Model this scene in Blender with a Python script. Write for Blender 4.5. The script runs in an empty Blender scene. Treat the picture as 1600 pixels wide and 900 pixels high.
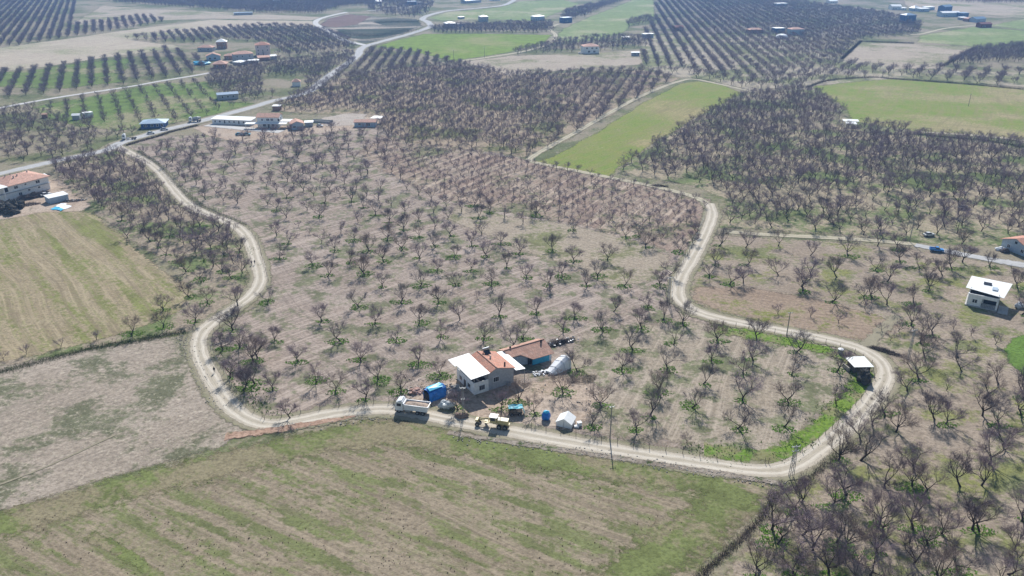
import bpy, math, random
from mathutils import Vector, Matrix, noise
from mathutils.geometry import tessellate_polygon
PI = math.pi
R = math.radians
rnd = random.Random(11)

# ------------------------------------------------------------------ camera, world, sun
sc = bpy.context.scene
F = 1250.0            # focal length in photo pixels (photo is 1600 x 900)
CAM_H = 105.0
HORIZON = -110.0
PITCH = math.atan((450 - HORIZON) / F)
CP, SP = math.cos(PITCH), math.sin(PITCH)
cam_d = bpy.data.cameras.new('camera')
cam = bpy.data.objects.new('camera', cam_d)
sc.collection.objects.link(cam)
cam.location = (0, 0, CAM_H)
cam.rotation_euler = (PI / 2 - PITCH, 0, 0)
cam_d.sensor_width = 36
cam_d.lens = 36 * F / 1600
cam_d.clip_start = 1
cam_d.clip_end = 20000
sc.camera = cam

SUN_EL, SUN_AZ = R(39), R(3.0)      # azimuth clockwise from +Y (ahead of the camera)
world = bpy.data.worlds.new('World')
sc.world = world
world.use_nodes = True
wn = world.node_tree.nodes
wn.clear()
wo = wn.new('ShaderNodeOutputWorld')
wb = wn.new('ShaderNodeBackground')
ws = wn.new('ShaderNodeTexSky')
ws.sky_type = 'NISHITA'
ws.sun_disc = False
ws.sun_elevation = SUN_EL
ws.sun_rotation = SUN_AZ
ws.air_density = 1.2
ws.dust_density = 0.5
wb.inputs['Strength'].default_value = 0.085
world.node_tree.links.new(ws.outputs[0], wb.inputs[0])
world.node_tree.links.new(wb.outputs[0], wo.inputs[0])
sl = bpy.data.lights.new('sun', 'SUN')
sl.energy = 4.9
sl.angle = R(0.5)
sl.color = (1.0, 0.98, 0.955)
sun = bpy.data.objects.new('sun', sl)
sc.collection.objects.link(sun)
sd = Vector((math.sin(SUN_AZ) * math.cos(SUN_EL), math.cos(SUN_AZ) * math.cos(SUN_EL), math.sin(SUN_EL)))
sun.rotation_euler = sd.to_track_quat('Z', 'Y').to_euler()
sun.location = (0, 300, 400)
sc.view_settings.view_transform = 'Standard'
sc.view_settings.look = 'None'
sc.view_settings.gamma = 1
sc.view_settings.exposure = 0.37
sc.view_settings.use_curve_mapping = False
sc.cycles.max_bounces = 5
sc.cycles.transparent_max_bounces = 12
sc.cycles.volume_bounces = 0
sc.cycles.use_denoising = True

# ------------------------------------------------------------------ geometry of the place
def G(x, y, z=0.0):
    """ground point (metres) seen at photo pixel x, y"""
    d = (x - 800) / F
    v = (450 - y) / F
    t = (z - CAM_H) / (-SP + v * CP)
    return Vector((d * t, (CP + v * SP) * t, z))

def px_of(x, y, z=0.0):
    yy = y * CP - (z - CAM_H) * SP
    up = y * SP + (z - CAM_H) * CP
    return 800 + F * x / yy, 450 - F * up / yy

def ppm(y):           # pixels per metre on the ground at distance y
    return F / (y * CP + CAM_H * SP)

def Zt(bx, by, ty):
    X, D, _ = G(bx, by)
    v = (450 - ty) / F
    return CAM_H + D * ((-SP + v * CP) / (CP + v * SP))

# ------------------------------------------------------------------ node helpers
def new_mat(name):
    m = bpy.data.materials.new(name)
    m.use_nodes = True
    nt = m.node_tree
    nt.nodes.clear()
    out = nt.nodes.new('ShaderNodeOutputMaterial')
    b = nt.nodes.new('ShaderNodeBsdfPrincipled')
    b.inputs['Specular IOR Level'].default_value = 0.2
    b.inputs['Roughness'].default_value = 0.9
    nt.links.new(b.outputs[0], out.inputs[0])
    return m, nt, b, out

def val(nt, v):
    n = nt.nodes.new('ShaderNodeValue'); n.outputs[0].default_value = v; return n.outputs[0]

def math_n(nt, op, a, b=None, clamp=False):
    n = nt.nodes.new('ShaderNodeMath'); n.operation = op; n.use_clamp = clamp
    for i, s in enumerate((a, b)):
        if s is None: continue
        if isinstance(s, (int, float)): n.inputs[i].default_value = s
        else: nt.links.new(s, n.inputs[i])
    return n.outputs[0]

def smooth(nt, v, lo, hi):
    n = nt.nodes.new('ShaderNodeMapRange'); n.interpolation_type = 'SMOOTHSTEP'
    nt.links.new(v, n.inputs[0])
    n.inputs[1].default_value = lo; n.inputs[2].default_value = hi
    return n.outputs[0]

def mixc(nt, fac, a, b):
    n = nt.nodes.new('ShaderNodeMix'); n.data_type = 'RGBA'
    if isinstance(fac, (int, float)): n.inputs[0].default_value = fac
    else: nt.links.new(fac, n.inputs[0])
    for i, s in ((6, a), (7, b)):
        if isinstance(s, tuple): n.inputs[i].default_value = (*s, 1)
        else: nt.links.new(s, n.inputs[i])
    return n.outputs[2]

def wpos(nt):
    n = nt.nodes.new('ShaderNodeNewGeometry'); return n.outputs['Position']

def noise_n(nt, vec, scale, detail=3, rough=0.55, dist=0.0):
    n = nt.nodes.new('ShaderNodeTexNoise')
    n.inputs['Scale'].default_value = scale; n.inputs['Detail'].default_value = detail
    n.inputs['Roughness'].default_value = rough; n.inputs['Distortion'].default_value = dist
    nt.links.new(vec, n.inputs['Vector'])
    return n.outputs[0]

def mapping(nt, vec, rot=0.0, scl=(1, 1, 1), loc=(0, 0, 0)):
    n = nt.nodes.new('ShaderNodeMapping'); n.vector_type = 'POINT'
    n.inputs['Rotation'].default_value = (0, 0, rot)
    n.inputs['Scale'].default_value = scl
    n.inputs['Location'].default_value = loc
    nt.links.new(vec, n.inputs['Vector'])
    return n.outputs[0]

def rot_scale(nt, vec, rot, scl):
    a = mapping(nt, vec, rot)
    return mapping(nt, a, 0.0, scl)

def attr(nt, name):
    n = nt.nodes.new('ShaderNodeAttribute'); n.attribute_name = name; return n.outputs['Fac']

MATS = {}
def plain(name, col, rough=0.8, spec=0.2, metal=0.0, var=0.18, scale=1.5):
    """one colour with broad weathering and fine grain"""
    if name in MATS: return MATS[name]
    m, nt, b, out = new_mat(name)
    tc = nt.nodes.new('ShaderNodeTexCoord').outputs['Object']
    n1 = noise_n(nt, tc, scale, 4, 0.6)
    n2 = noise_n(nt, tc, scale * 9, 2, 0.6)
    s = math_n(nt, 'ADD', math_n(nt, 'MULTIPLY', n1, 0.7), math_n(nt, 'MULTIPLY', n2, 0.3))
    f = smooth(nt, s, 0.3, 0.7)
    dk = tuple(c * (1 - var) for c in col); lt = tuple(min(0.9, c * (1 + var * 0.6)) for c in col)
    nt.links.new(mixc(nt, f, dk, lt), b.inputs['Base Color'])
    b.inputs['Roughness'].default_value = rough
    b.inputs['Specular IOR Level'].default_value = spec
    b.inputs['Metallic'].default_value = metal
    MATS[name] = m
    return m

def tile_mat(name, col, pitch=0.35, rot=0.0):
    """clay tiles: rows of rounded courses in object space"""
    if name in MATS: return MATS[name]
    m, nt, b, out = new_mat(name)
    tc = nt.nodes.new('ShaderNodeTexCoord').outputs['Object']
    mp = mapping(nt, tc, rot)
    br = nt.nodes.new('ShaderNodeTexBrick')
    br.inputs['Scale'].default_value = 1.0
    br.inputs['Brick Width'].default_value = pitch; br.inputs['Row Height'].default_value = pitch * 1.3
    br.inputs['Mortar Size'].default_value = 0.03; br.inputs['Mortar Smooth'].default_value = 0.5
    br.inputs['Color1'].default_value = (*[c * 1.12 for c in col], 1)
    br.inputs['Color2'].default_value = (*[c * 0.82 for c in col], 1)
    br.inputs['Mortar'].default_value = (*[c * 0.55 for c in col], 1)
    nt.links.new(mp, br.inputs['Vector'])
    n1 = noise_n(nt, tc, 0.9, 4, 0.65)
    f = smooth(nt, n1, 0.35, 0.75)
    nt.links.new(mixc(nt, math_n(nt, 'MULTIPLY', f, 0.45), br.outputs[0], (0.33, 0.27, 0.22)), b.inputs['Base Color'])
    bp = nt.nodes.new('ShaderNodeBump'); bp.inputs['Strength'].default_value = 0.5; bp.inputs['Distance'].default_value = 0.05
    nt.links.new(br.outputs['Fac'], bp.inputs['Height']); bp.invert = True
    nt.links.new(bp.outputs[0], b.inputs['Normal'])
    MATS[name] = m
    return m

def ground_mat(name, soil, soil2, green, gcov=0.5, gscale=0.03, stripes=(), fine=1.0, speck=0.0, green2=None,
               gstretch=None, edged=True, tuft=0.0, edgegreen=0.0, soilscale=0.05):
    """soil with grass blotches; stripes = (angle of the row direction, spacing m, strength, kind)"""
    soil = (soil[0] * .98, soil[1] * .965, soil[2] * 1.0); soil2 = (soil2[0] * .98, soil2[1] * .965, soil2[2] * 1.0)
    m, nt, b, out = new_mat(name)
    P = wpos(nt)
    big = noise_n(nt, P, soilscale, 5, 0.6)
    fin = noise_n(nt, P, 1.1 * fine, 4, 0.7)
    med = noise_n(nt, P, 0.22, 4, 0.65)
    c = mixc(nt, smooth(nt, big, 0.36, 0.64), soil, soil2)
    # grain
    c = mixc(nt, math_n(nt, 'MULTIPLY', smooth(nt, fin, 0.44, 0.7), 0.62), c, tuple(x * 0.42 for x in soil))
    c = mixc(nt, math_n(nt, 'MULTIPLY', smooth(nt, fin, 0.52, 0.28), 0.45), c, tuple(min(.7, x * 1.32) for x in soil2))
    c = mixc(nt, math_n(nt, 'MULTIPLY', smooth(nt, med, 0.46, 0.7), 0.4), c, tuple(x * 0.58 for x in soil))
    # grass
    gv = P
    if gstretch: gv = rot_scale(nt, P, -gstretch[0], (1.0 / gstretch[1], 1, 1))
    gn = noise_n(nt, gv, gscale, 5, 0.62)
    g2n = noise_n(nt, P, 0.5, 4, 0.7)
    gs = math_n(nt, 'ADD', math_n(nt, 'MULTIPLY', gn, 0.68), math_n(nt, 'MULTIPLY', g2n, 0.32))
    if edgegreen and edged:
        e0 = attr(nt, 'inner')
        gs = math_n(nt, 'ADD', gs, math_n(nt, 'MULTIPLY', math_n(nt, 'SUBTRACT', 1.0, e0), edgegreen))
    th = 0.64 - 0.28 * gcov
    gf = smooth(nt, gs, th - 0.035, th + 0.06)
    gcol = mixc(nt, smooth(nt, noise_n(nt, P, 0.12, 3), 0.35, 0.65), green, green2 or tuple(x * 0.7 for x in green))
    gcol = mixc(nt, math_n(nt, 'MULTIPLY', smooth(nt, fin, 0.42, 0.62), 0.55), gcol, tuple(x * 0.45 for x in green))
    for (ang, sp, st, kind) in stripes:
        wv = rot_scale(nt, P, -ang, (0.02, 1, 1))
        warp = noise_n(nt, P, 0.006, 2)
        w2 = nt.nodes.new('ShaderNodeVectorMath'); w2.operation = 'ADD'
        cmb = nt.nodes.new('ShaderNodeCombineXYZ')
        nt.links.new(math_n(nt, 'MULTIPLY', warp, 26.0), cmb.inputs[1])
        nt.links.new(wv, w2.inputs[0]); nt.links.new(cmb.outputs[0], w2.inputs[1])
        sv = nt.nodes.new('ShaderNodeVectorMath'); sv.operation = 'MULTIPLY'
        sv.inputs[1].default_value = (1, 1.0 / sp, 1)
        nt.links.new(w2.outputs[0], sv.inputs[0])
        nn = noise_n(nt, sv.outputs[0], 1.0, 3, 0.7)
        f = smooth(nt, nn, 0.5, 0.62)
        if kind == 'soil':
            c = mixc(nt, math_n(nt, 'MULTIPLY', f, st), c, tuple(x * 0.6 for x in soil))
        elif kind == 'light':
            c = mixc(nt, math_n(nt, 'MULTIPLY', f, st), c, tuple(min(.7, x * 1.45) for x in soil2))
        elif kind == 'green':
            gf = math_n(nt, 'MAXIMUM', gf, math_n(nt, 'MULTIPLY', math_n(nt, 'MULTIPLY', f, smooth(nt, g2n, 0.35, 0.6)), st))
        elif kind == 'all':
            c = mixc(nt, math_n(nt, 'MULTIPLY', f, st), c, tuple(x * 0.62 for x in soil))
            gcol = mixc(nt, math_n(nt, 'MULTIPLY', f, st), gcol, tuple(x * 0.8 for x in soil))
    c = mixc(nt, math_n(nt, 'MULTIPLY', gf, 0.88), c, gcol)
    if speck:
        sn = noise_n(nt, P, 0.9, 2, 0.5)
        msk = noise_n(nt, P, 0.07, 3, 0.6)
        sf = math_n(nt, 'MULTIPLY', smooth(nt, sn, 0.66, 0.7), smooth(nt, msk, 0.42, 0.58))
        c = mixc(nt, math_n(nt, 'MULTIPLY', sf, speck), c, tuple(x * 0.25 for x in soil))
    if tuft:
        tn = noise_n(nt, P, 0.75, 3, 0.75)
        c = mixc(nt, math_n(nt, 'MULTIPLY', smooth(nt, tn, 0.55, 0.66), tuft), c, (0.62, 0.55, 0.42))
    nt.links.new(c, b.inputs['Base Color'])
    bp = nt.nodes.new('ShaderNodeBump'); bp.inputs['Strength'].default_value = 0.85; bp.inputs['Distance'].default_value = 0.28
    hs = math_n(nt, 'ADD', math_n(nt, 'MULTIPLY', fin, 0.6), math_n(nt, 'MULTIPLY', g2n, 0.8))
    nt.links.new(hs, bp.inputs['Height'])
    nt.links.new(bp.outputs[0], b.inputs['Normal'])
    b.inputs['Specular IOR Level'].default_value = 0.05
    b.inputs['Roughness'].default_value = 1.0
    if edged: edge_alpha(nt, b, out, P, 0.45)
    return m

def edge_alpha(nt, b, out, P, nscale):
    e = attr(nt, 'edge')
    n = noise_n(nt, P, nscale, 4, 0.7)
    s = math_n(nt, 'ADD', e, math_n(nt, 'MULTIPLY', math_n(nt, 'SUBTRACT', n, 0.5), 1.7))
    f = smooth(nt, s, 0.3, 0.7)
    f = math_n(nt, 'MULTIPLY', f, smooth(nt, e, 0.0, 0.12))
    tr = nt.nodes.new('ShaderNodeBsdfTransparent')
    mx = nt.nodes.new('ShaderNodeMixShader')
    nt.links.new(f, mx.inputs[0]); nt.links.new(tr.outputs[0], mx.inputs[1]); nt.links.new(b.outputs[0], mx.inputs[2])
    nt.links.new(mx.outputs[0], out.inputs[0])

# ------------------------------------------------------------------ mesh helpers
def link(o): sc.collection.objects.link(o); return o

def mesh_obj(name, verts, faces, mats=(), mi=None, smooth_=False, parent=None, attrs=None):
    me = bpy.data.meshes.new(name)
    me.from_pydata([tuple(v) for v in verts], [], faces)
    for m in mats: me.materials.append(m)
    if mi: me.polygons.foreach_set('material_index', mi)
    if smooth_: me.polygons.foreach_set('use_smooth', [True] * len(me.polygons))
    for k, a in (attrs or {}).items():
        at = me.attributes.new(k, 'FLOAT', 'POINT'); at.data.foreach_set('value', a)
    me.update()
    o = bpy.data.objects.new(name, me)
    link(o)
    if parent: o.parent = parent
    return o

class MB:
    def __init__(s): s.v = []; s.f = []; s.sm = False
    def add(s, vs, fs):
        k = len(s.v); s.v += [Vector(p) for p in vs]; s.f += [tuple(i + k for i in f) for f in fs]
    def box(s, c, d, rz=0.0, taper=1.0, rx=0.0, ry=0.0):
        hx, hy, hz = d[0] / 2, d[1] / 2, d[2] / 2
        M = Matrix.Rotation(rz, 3, 'Z') @ Matrix.Rotation(ry, 3, 'Y') @ Matrix.Rotation(rx, 3, 'X')
        vs = []
        for z, t in ((-hz, 1), (hz, taper)):
            for x, y in ((-hx, -hy), (hx, -hy), (hx, hy), (-hx, hy)):
                vs.append(M @ Vector((x * t, y * t, z)) + Vector(c))
        s.add(vs, [(3, 2, 1, 0), (4, 5, 6, 7), (0, 1, 5, 4), (1, 2, 6, 5), (2, 3, 7, 6), (3, 0, 4, 7)]); return s
    def hexa(s, b4, t4):
        s.add(list(b4) + list(t4), [(3, 2, 1, 0), (4, 5, 6, 7), (0, 1, 5, 4), (1, 2, 6, 5), (2, 3, 7, 6), (3, 0, 4, 7)]); return s
    def slab(s, top, th):
        n = len(top); t = [Vector(p) for p in top]; b = [p - Vector((0, 0, th)) for p in t]
        s.add(b + t, [tuple(range(n - 1, -1, -1)), tuple(range(n, 2 * n))] + [(i, (i + 1) % n, (i + 1) % n + n, i + n) for i in range(n)]); return s
    def prism(s, poly, z0, z1):
        n = len(poly)
        vs = [Vector((x, y, z0)) for x, y in poly] + [Vector((x, y, z1)) for x, y in poly]
        s.add(vs, [tuple(range(n - 1, -1, -1)), tuple(range(n, 2 * n))] + [(i, (i + 1) % n, (i + 1) % n + n, i + n) for i in range(n)]); return s
    def extr_y(s, prof, y0, y1):       # profile in x,z extruded along y
        n = len(prof)
        vs = [Vector((x, y0, z)) for x, z in prof] + [Vector((x, y1, z)) for x, z in prof]
        s.add(vs, [tuple(range(n)), tuple(range(2 * n - 1, n - 1, -1))] + [((i + 1) % n, i, i + n, (i + 1) % n + n) for i in range(n)]); return s
    def tube(s, p0, p1, r0, r1=None, n=8, caps=True):
        r1 = r0 if r1 is None else r1
        p0, p1 = Vector(p0), Vector(p1)
        d = (p1 - p0)
        if d.length < 1e-6: return s
        d.normalize()
        u = d.orthogonal().normalized(); w = d.cross(u)
        vs = []
        for p, r in ((p0, r0), (p1, r1)):
            for i in range(n):
                a = 2 * PI * i / n
                vs.append(p + u * (math.cos(a) * r) + w * (math.sin(a) * r))
        fs = [(i, (i + 1) % n, (i + 1) % n + n, i + n) for i in range(n)]
        if caps: fs += [tuple(range(n - 1, -1, -1)), tuple(range(n, 2 * n))]
        s.add(vs, fs); return s
    def chain(s, pts, rads, n=6):
        k = len(s.v); N = len(pts); prev = None
        for i, (p, r) in enumerate(zip(pts, rads)):
            p = Vector(p)
            d = (Vector(pts[min(i + 1, N - 1)]) - Vector(pts[max(i - 1, 0)])).normalized()
            u = d.orthogonal() if prev is None else (prev - d * prev.dot(d))
            if u.length < 1e-5: u = d.orthogonal()
            u.normalize(); prev = u; w = d.cross(u)
            for j in range(n):
                a = 2 * PI * j / n
                s.v.append(p + u * (math.cos(a) * r) + w * (math.sin(a) * r))
        for i in range(N - 1):
            for j in range(n):
                a = k + i * n + j; b = k + i * n + (j + 1) % n
                s.f.append((a, b, b + n, a + n))
        s.f.append(tuple(k + (N - 1) * n + j for j in range(n)))
        return s
    def blob(s, c, r, seed=0, n=10, m=7, amp=0.25, fs=1.5, flat=True):
        """lumpy closed body; r = (rx, ry, rz)"""
        k = len(s.v); c = Vector(c)
        rows = []
        for i in range(m + 1):
            th = PI * i / m; row = []
            for j in range(n):
                a = 2 * PI * j / n
                d = Vector((math.sin(th) * math.cos(a), math.sin(th) * math.sin(a), math.cos(th)))
                q = 1 + amp * noise.noise(d * fs + Vector((seed * 7.3, seed * 1.7, seed)))*2
                p = Vector((d.x * r[0] * q, d.y * r[1] * q, d.z * r[2] * q))
                if flat and p.z < -c.z: p.z = -c.z
                row.append(len(s.v)); s.v.append(c + p)
                if i in (0, m): break
            rows.append(row)
        for i in range(m):
            A, B = rows[i], rows[i + 1]
            for j in range(n):
                a0 = A[j % len(A)]; a1 = A[(j + 1) % len(A)]; b0 = B[j % len(B)]; b1 = B[(j + 1) % len(B)]
                q = []
                for t in (a0, b0, b1, a1):
                    if t not in q: q.append(t)
                if len(q) > 2: s.f.append(tuple(q))
        return s
    def obj(s, name, mat, parent=None, smooth_=False):
        return mesh_obj(name, s.v, s.f, [mat], None, smooth_, parent)

def tag(o, label, cat, group=None, kind=None):
    if label: o['label'] = label
    if cat: o['category'] = cat
    if group: o['group'] = group
    if kind: o['kind'] = kind
    return o

def thing(name, loc, rz, label, cat, group=None):
    o = bpy.data.objects.new(name, None); link(o)
    o.empty_display_size = 0.5
    o.location = loc; o.rotation_euler = (0, 0, rz)
    return tag(o, label, cat, group)

def copy_tree(o, parent=None):
    c = o.copy(); link(c)
    if parent: c.parent = parent
    for ch in list(o.children): copy_tree(ch, c)
    return c

# ------------------------------------------------------------------ ground sheets
def resample(pts, step, jit, closed=True):
    out = []
    n = len(pts)
    for i in range(n if closed else n - 1):
        a, b = pts[i], pts[(i + 1) % n]
        L = (b - a).length; k = max(1, int(L / step))
        nrm = Vector((-(b - a).y, (b - a).x)).normalized() if L > 0 else Vector((0, 0))
        for j in range(k):
            p = a.lerp(b, j / k)
            out.append(p + nrm * (noise.noise(Vector((p.x * 0.05, p.y * 0.05, 3.3))) * jit * 2))
    if not closed: out.append(pts[-1])
    return out

LAYER = [0.0]
STRIP = [0.0]
def field(name, pix, mat, soft=2.0, layer=None, inner=14.0):
    LAYER[0] += 0.002
    z = 0.01 + LAYER[0]
    pts = [G(x, y).to_2d() for x, y in pix]
    area = sum(pts[i].x * pts[(i + 1) % len(pts)].y - pts[(i + 1) % len(pts)].x * pts[i].y for i in range(len(pts)))
    if area < 0: pts.reverse()
    far = sum(p.y for p in pts) / len(pts)
    ring = resample(pts, 3.0 + far * 0.008, soft * 0.5)
    n = len(ring)
    def off(dist):
        o = []
        for i in range(n):
            t = (ring[(i + 1) % n] - ring[i - 1]).normalized()
            o.append(ring[i] + Vector((-t.y, t.x)) * dist)
        return o
    outer = off(-soft); mid = off(soft)
    V = [(p.x, p.y, z) for p in outer] + [(p.x, p.y, z) for p in mid]
    edge = [0.0] * n + [1.0] * n
    inn = [0.0] * n + [0.0] * n
    Fs = [(i, (i + 1) % n, (i + 1) % n + n, i + n) for i in range(n)]
    # interior grid gives the 'inner' falloff away from the edge
    tess = tessellate_polygon([[Vector((p.x, p.y, 0)) for p in mid]])
    for t in tess:
        a = [n + i for i in t]
        nz = (Vector(V[a[1]]) - Vector(V[a[0]])).cross(Vector(V[a[2]]) - Vector(V[a[0]])).z
        Fs.append(tuple(a) if nz > 0 else tuple(reversed(a)))
    o = mesh_obj(name, V, Fs, [mat], attrs={'edge': edge, 'inner': [1.0] * len(V)})
    o['kind'] = 'structure'
    return o

def strip_field(name, pix, width, mat, z=0.2, soft=0.6):
    """a soft-edged ribbon along a pixel polyline; attributes edge and across"""
    STRIP[0] += 0.001; z = .105 + (z - .24) * .25 + STRIP[0]
    pts = [G(x, y).to_2d() for x, y in pix]
    sm = []
    n = len(pts)
    for i in range(n - 1):                  # Catmull-Rom
        p0, p1, p2, p3 = pts[max(i - 1, 0)], pts[i], pts[i + 1], pts[min(i + 2, n - 1)]
        k = max(2, int((p2 - p1).length / 2.5))
        for j in range(k):
            t = j / k
            sm.append(0.5 * ((2 * p1) + (p2 - p0) * t + (2 * p0 - 5 * p1 + 4 * p2 - p3) * t * t + (3 * p1 - p0 - 3 * p2 + p3) * t ** 3))
    sm.append(pts[-1])
    V = []; E = []; A = []; L = []; Fs = []
    N = len(sm); dist = 0
    offs = [(-1 - soft, 0, -1.2), (-1, .75, -1), (-.5, 1, -.5), (0, 1, 0), (.5, 1, .5), (1, .75, 1), (1 + soft, 0, 1.2)]
    if soft >= .7: offs = [(-1 - soft, 0, -1.2), (-.35, .9, -.4), (0, 1, 0), (.35, .9, .4), (1 + soft, 0, 1.2)]
    for i, p in enumerate(sm):
        t = (sm[min(i + 1, N - 1)] - sm[max(i - 1, 0)]).normalized()
        nr = Vector((-t.y, t.x))
        if i: dist += (p - sm[i - 1]).length
        w = width(i / (N - 1)) if callable(width) else width
        w *= 1 + 0.16 * noise.noise(Vector((p.x * .08, p.y * .08, 0))) + 0.12 * noise.noise(Vector((p.x * .3, p.y * .3, 7)))
        for o, e, a in offs:
            q = p + nr * (w / 2 * o)
            V.append((q.x, q.y, z)); E.append(e); A.append(a); L.append(dist)
    m = len(offs)
    for i in range(N - 1):
        for j in range(m - 1):
            a = i * m + j
            Fs.append((a, a + 1, a + m + 1, a + m)[::-1])
    o = mesh_obj(name, V, Fs, [mat], attrs={'edge': E, 'across': A, 'along': L})
    o['kind'] = 'structure'
    return o

def road_mat(name, base, track, mid, rut=1.0):
    m, nt, b, out = new_mat(name)
    P = wpos(nt)
    ac = math_n(nt, 'ABSOLUTE', attr(nt, 'across'))
    wob = math_n(nt, 'MULTIPLY', math_n(nt, 'SUBTRACT', noise_n(nt, P, 0.15, 3), 0.5), 0.5)
    ac = math_n(nt, 'ADD', ac, wob)
    tr = math_n(nt, 'SUBTRACT', 1.0, smooth(nt, math_n(nt, 'ABSOLUTE', math_n(nt, 'SUBTRACT', ac, 0.48)), 0.10, 0.26))
    c = mixc(nt, smooth(nt, noise_n(nt, P, 0.35, 5, 0.7), 0.35, 0.65), base, tuple(x * 0.84 for x in base))
    c = mixc(nt, math_n(nt, 'MULTIPLY', tr, 0.75 * rut), c, track)
    cen = math_n(nt, 'SUBTRACT', 1.0, smooth(nt, ac, 0.05, 0.25))
    c = mixc(nt, math_n(nt, 'MULTIPLY', cen, 0.5 * rut), c, mid)
    eg = smooth(nt, ac, 0.8, 1.15)
    c = mixc(nt, math_n(nt, 'MULTIPLY', eg, 0.6), c, mid)
    # tyre lines along the way
    cx = nt.nodes.new('ShaderNodeCombineXYZ')
    nt.links.new(math_n(nt, 'MULTIPLY', attr(nt, 'across'), 9.0), cx.inputs[0])
    nt.links.new(math_n(nt, 'MULTIPLY', attr(nt, 'along'), 0.06), cx.inputs[1])
    tl = noise_n(nt, cx.outputs[0], 1.0, 3, 0.7)
    c = mixc(nt, math_n(nt, 'MULTIPLY', smooth(nt, tl, 0.52, 0.66), 0.55 * rut), c, tuple(x * 0.66 for x in base))
    c = mixc(nt, math_n(nt, 'MULTIPLY', smooth(nt, tl, 0.45, 0.32), 0.35 * rut), c, tuple(min(.75, x * 1.2) for x in track))
    g = noise_n(nt, P, 2.2, 3, 0.7)
    c = mixc(nt, math_n(nt, 'MULTIPLY', smooth(nt, g, 0.55, 0.7), 0.35), c, tuple(x * 0.6 for x in base))
    nt.links.new(c, b.inputs['Base Color'])
    b.inputs['Roughness'].default_value = 1.0; b.inputs['Specular IOR Level'].default_value = 0.05
    bp = nt.nodes.new('ShaderNodeBump'); bp.inputs['Strength'].default_value = 0.5; bp.inputs['Distance'].default_value = 0.12
    nt.links.new(g, bp.inputs['Height']); nt.links.new(bp.outputs[0], b.inputs['Normal'])
    edge_alpha(nt, b, out, P, 0.5)
    return m

TAN = (0.40, 0.315, 0.225); TAN2 = (0.33, 0.265, 0.185); PINK = (0.42, 0.315, 0.24)
GRN = (0.115, 0.18, 0.045); GRND = (0.07, 0.11, 0.03); BRT = (0.11, 0.24, 0.03)
m_ground = ground_mat('rough_meadow_soil', (0.30, 0.255, 0.185), (0.26, 0.235, 0.15), (0.14, 0.165, 0.07), 0.5, 0.02, edged=False)
GX, GY0, GY1 = 2300.0, -250.0, 3300.0
nx, ny = 24, 34
V = [(-GX + 2 * GX * i / nx, GY0 + (GY1 - GY0) * j / ny, 0) for j in range(ny + 1) for i in range(nx + 1)]
Fc = [(j * (nx + 1) + i, j * (nx + 1) + i + 1, (j + 1) * (nx + 1) + i + 1, (j + 1) * (nx + 1) + i) for j in range(ny) for i in range(nx)]
mesh_obj('ground', V, Fc, [m_ground])['kind'] = 'structure'

def dirang(a, b):
    p, q = G(*a), G(*b)
    return math.atan2(q.y - p.y, q.x - p.x)

# --- orchard floors
m_centre = ground_mat('orchard_soil_with_tractor_lines', (0.315, 0.255, 0.20), (0.365, 0.305, 0.245), (0.19, 0.20, 0.11), 0.42, 0.11,
    stripes=((dirang((560, 470), (700, 420)), 1.0, 0.5, 'soil'), (dirang((560, 470), (640, 540)), 1.0, 0.5, 'soil'), (dirang((560, 480), (700, 430)), 1.8, 0.4, 'light')))
field('orchard_ground', [(190, 228), (240, 212), (330, 212), (480, 205), (600, 200), (830, 250), (960, 278), (1110, 312), (1108, 345), (1085, 395), (1060, 440), (1052, 465), (1075, 490),
      (1130, 505), (1210, 522), (1290, 538), (1345, 555), (1365, 590), (1330, 635), (1240, 715), (1190, 725), (1040, 700), (860, 675), (700, 645), (560, 632), (480, 642), (410, 655),
      (365, 610), (330, 550), (325, 525), (400, 480), (425, 440), (405, 390), (375, 345), (320, 325), (280, 290), (250, 262)], m_centre, 1.5)
m_young = ground_mat('young_orchard_soil', (0.29, 0.215, 0.165), (0.35, 0.285, 0.215), (0.17, 0.185, 0.09), 0.36, 0.03,
    stripes=((dirang((842, 311), (900, 282)), 3.4, 0.75, 'light'), (dirang((842, 311), (900, 282)), 2.2, 0.4, 'green'), (dirang((842, 311), (900, 282)), .9, 0.5, 'soil')))
field('orchard_ground', [(600, 212), (830, 252), (960, 279), (1106, 313), (1100, 345), (1075, 390), (1040, 392), (990, 372), (900, 350), (800, 335), (700, 312), (620, 280), (560, 240)], m_young, 3)
m_pale = ground_mat('pale_dry_bank', (0.35, 0.295, 0.215), (0.40, 0.34, 0.255), (0.20, 0.21, 0.09), 0.45, 0.05,
    stripes=((dirang((880, 380), (1000, 420)), 0.6, 0.35, 'soil'),))
field('orchard_ground', [(715, 322), (800, 338), (900, 352), (1000, 378), (1045, 400), (1040, 420), (1020, 440), (960, 448), (900, 420), (820, 390), (740, 360), (700, 342)], m_pale, 2.5)
m_floorE = ground_mat('dense_orchard_grass', (0.33, 0.285, 0.19), (0.38, 0.32, 0.22), (0.15, 0.20, 0.07), 0.48, 0.035)  # tan soil with green grass blotches
field('orchard_ground', [(965, 265), (1010, 235), (1100, 178), (1170, 146), (1280, 140), (1330, 190), (1400, 203), (1440, 212), (1600, 224), (1680, 232), (1700, 410), (1560, 385), (1430, 380),
      (1300, 365), (1125, 355), (1135, 310), (1080, 290), (1000, 275)], m_floorE, 2)
m_dry = ground_mat('dry_orchard_floor', (0.315, 0.255, 0.18), (0.36, 0.29, 0.20), (0.15, 0.17, 0.065), 0.42, 0.03)
field('orchard_ground', [(420, 172), (505, 128), (600, 108), (720, 100), (800, 118), (1000, 108), (1062, 122), (1000, 154), (940, 187), (870, 227), (832, 247), (640, 222), (596, 200), (590, 183), (480, 178)], m_dry, 2)
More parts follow.
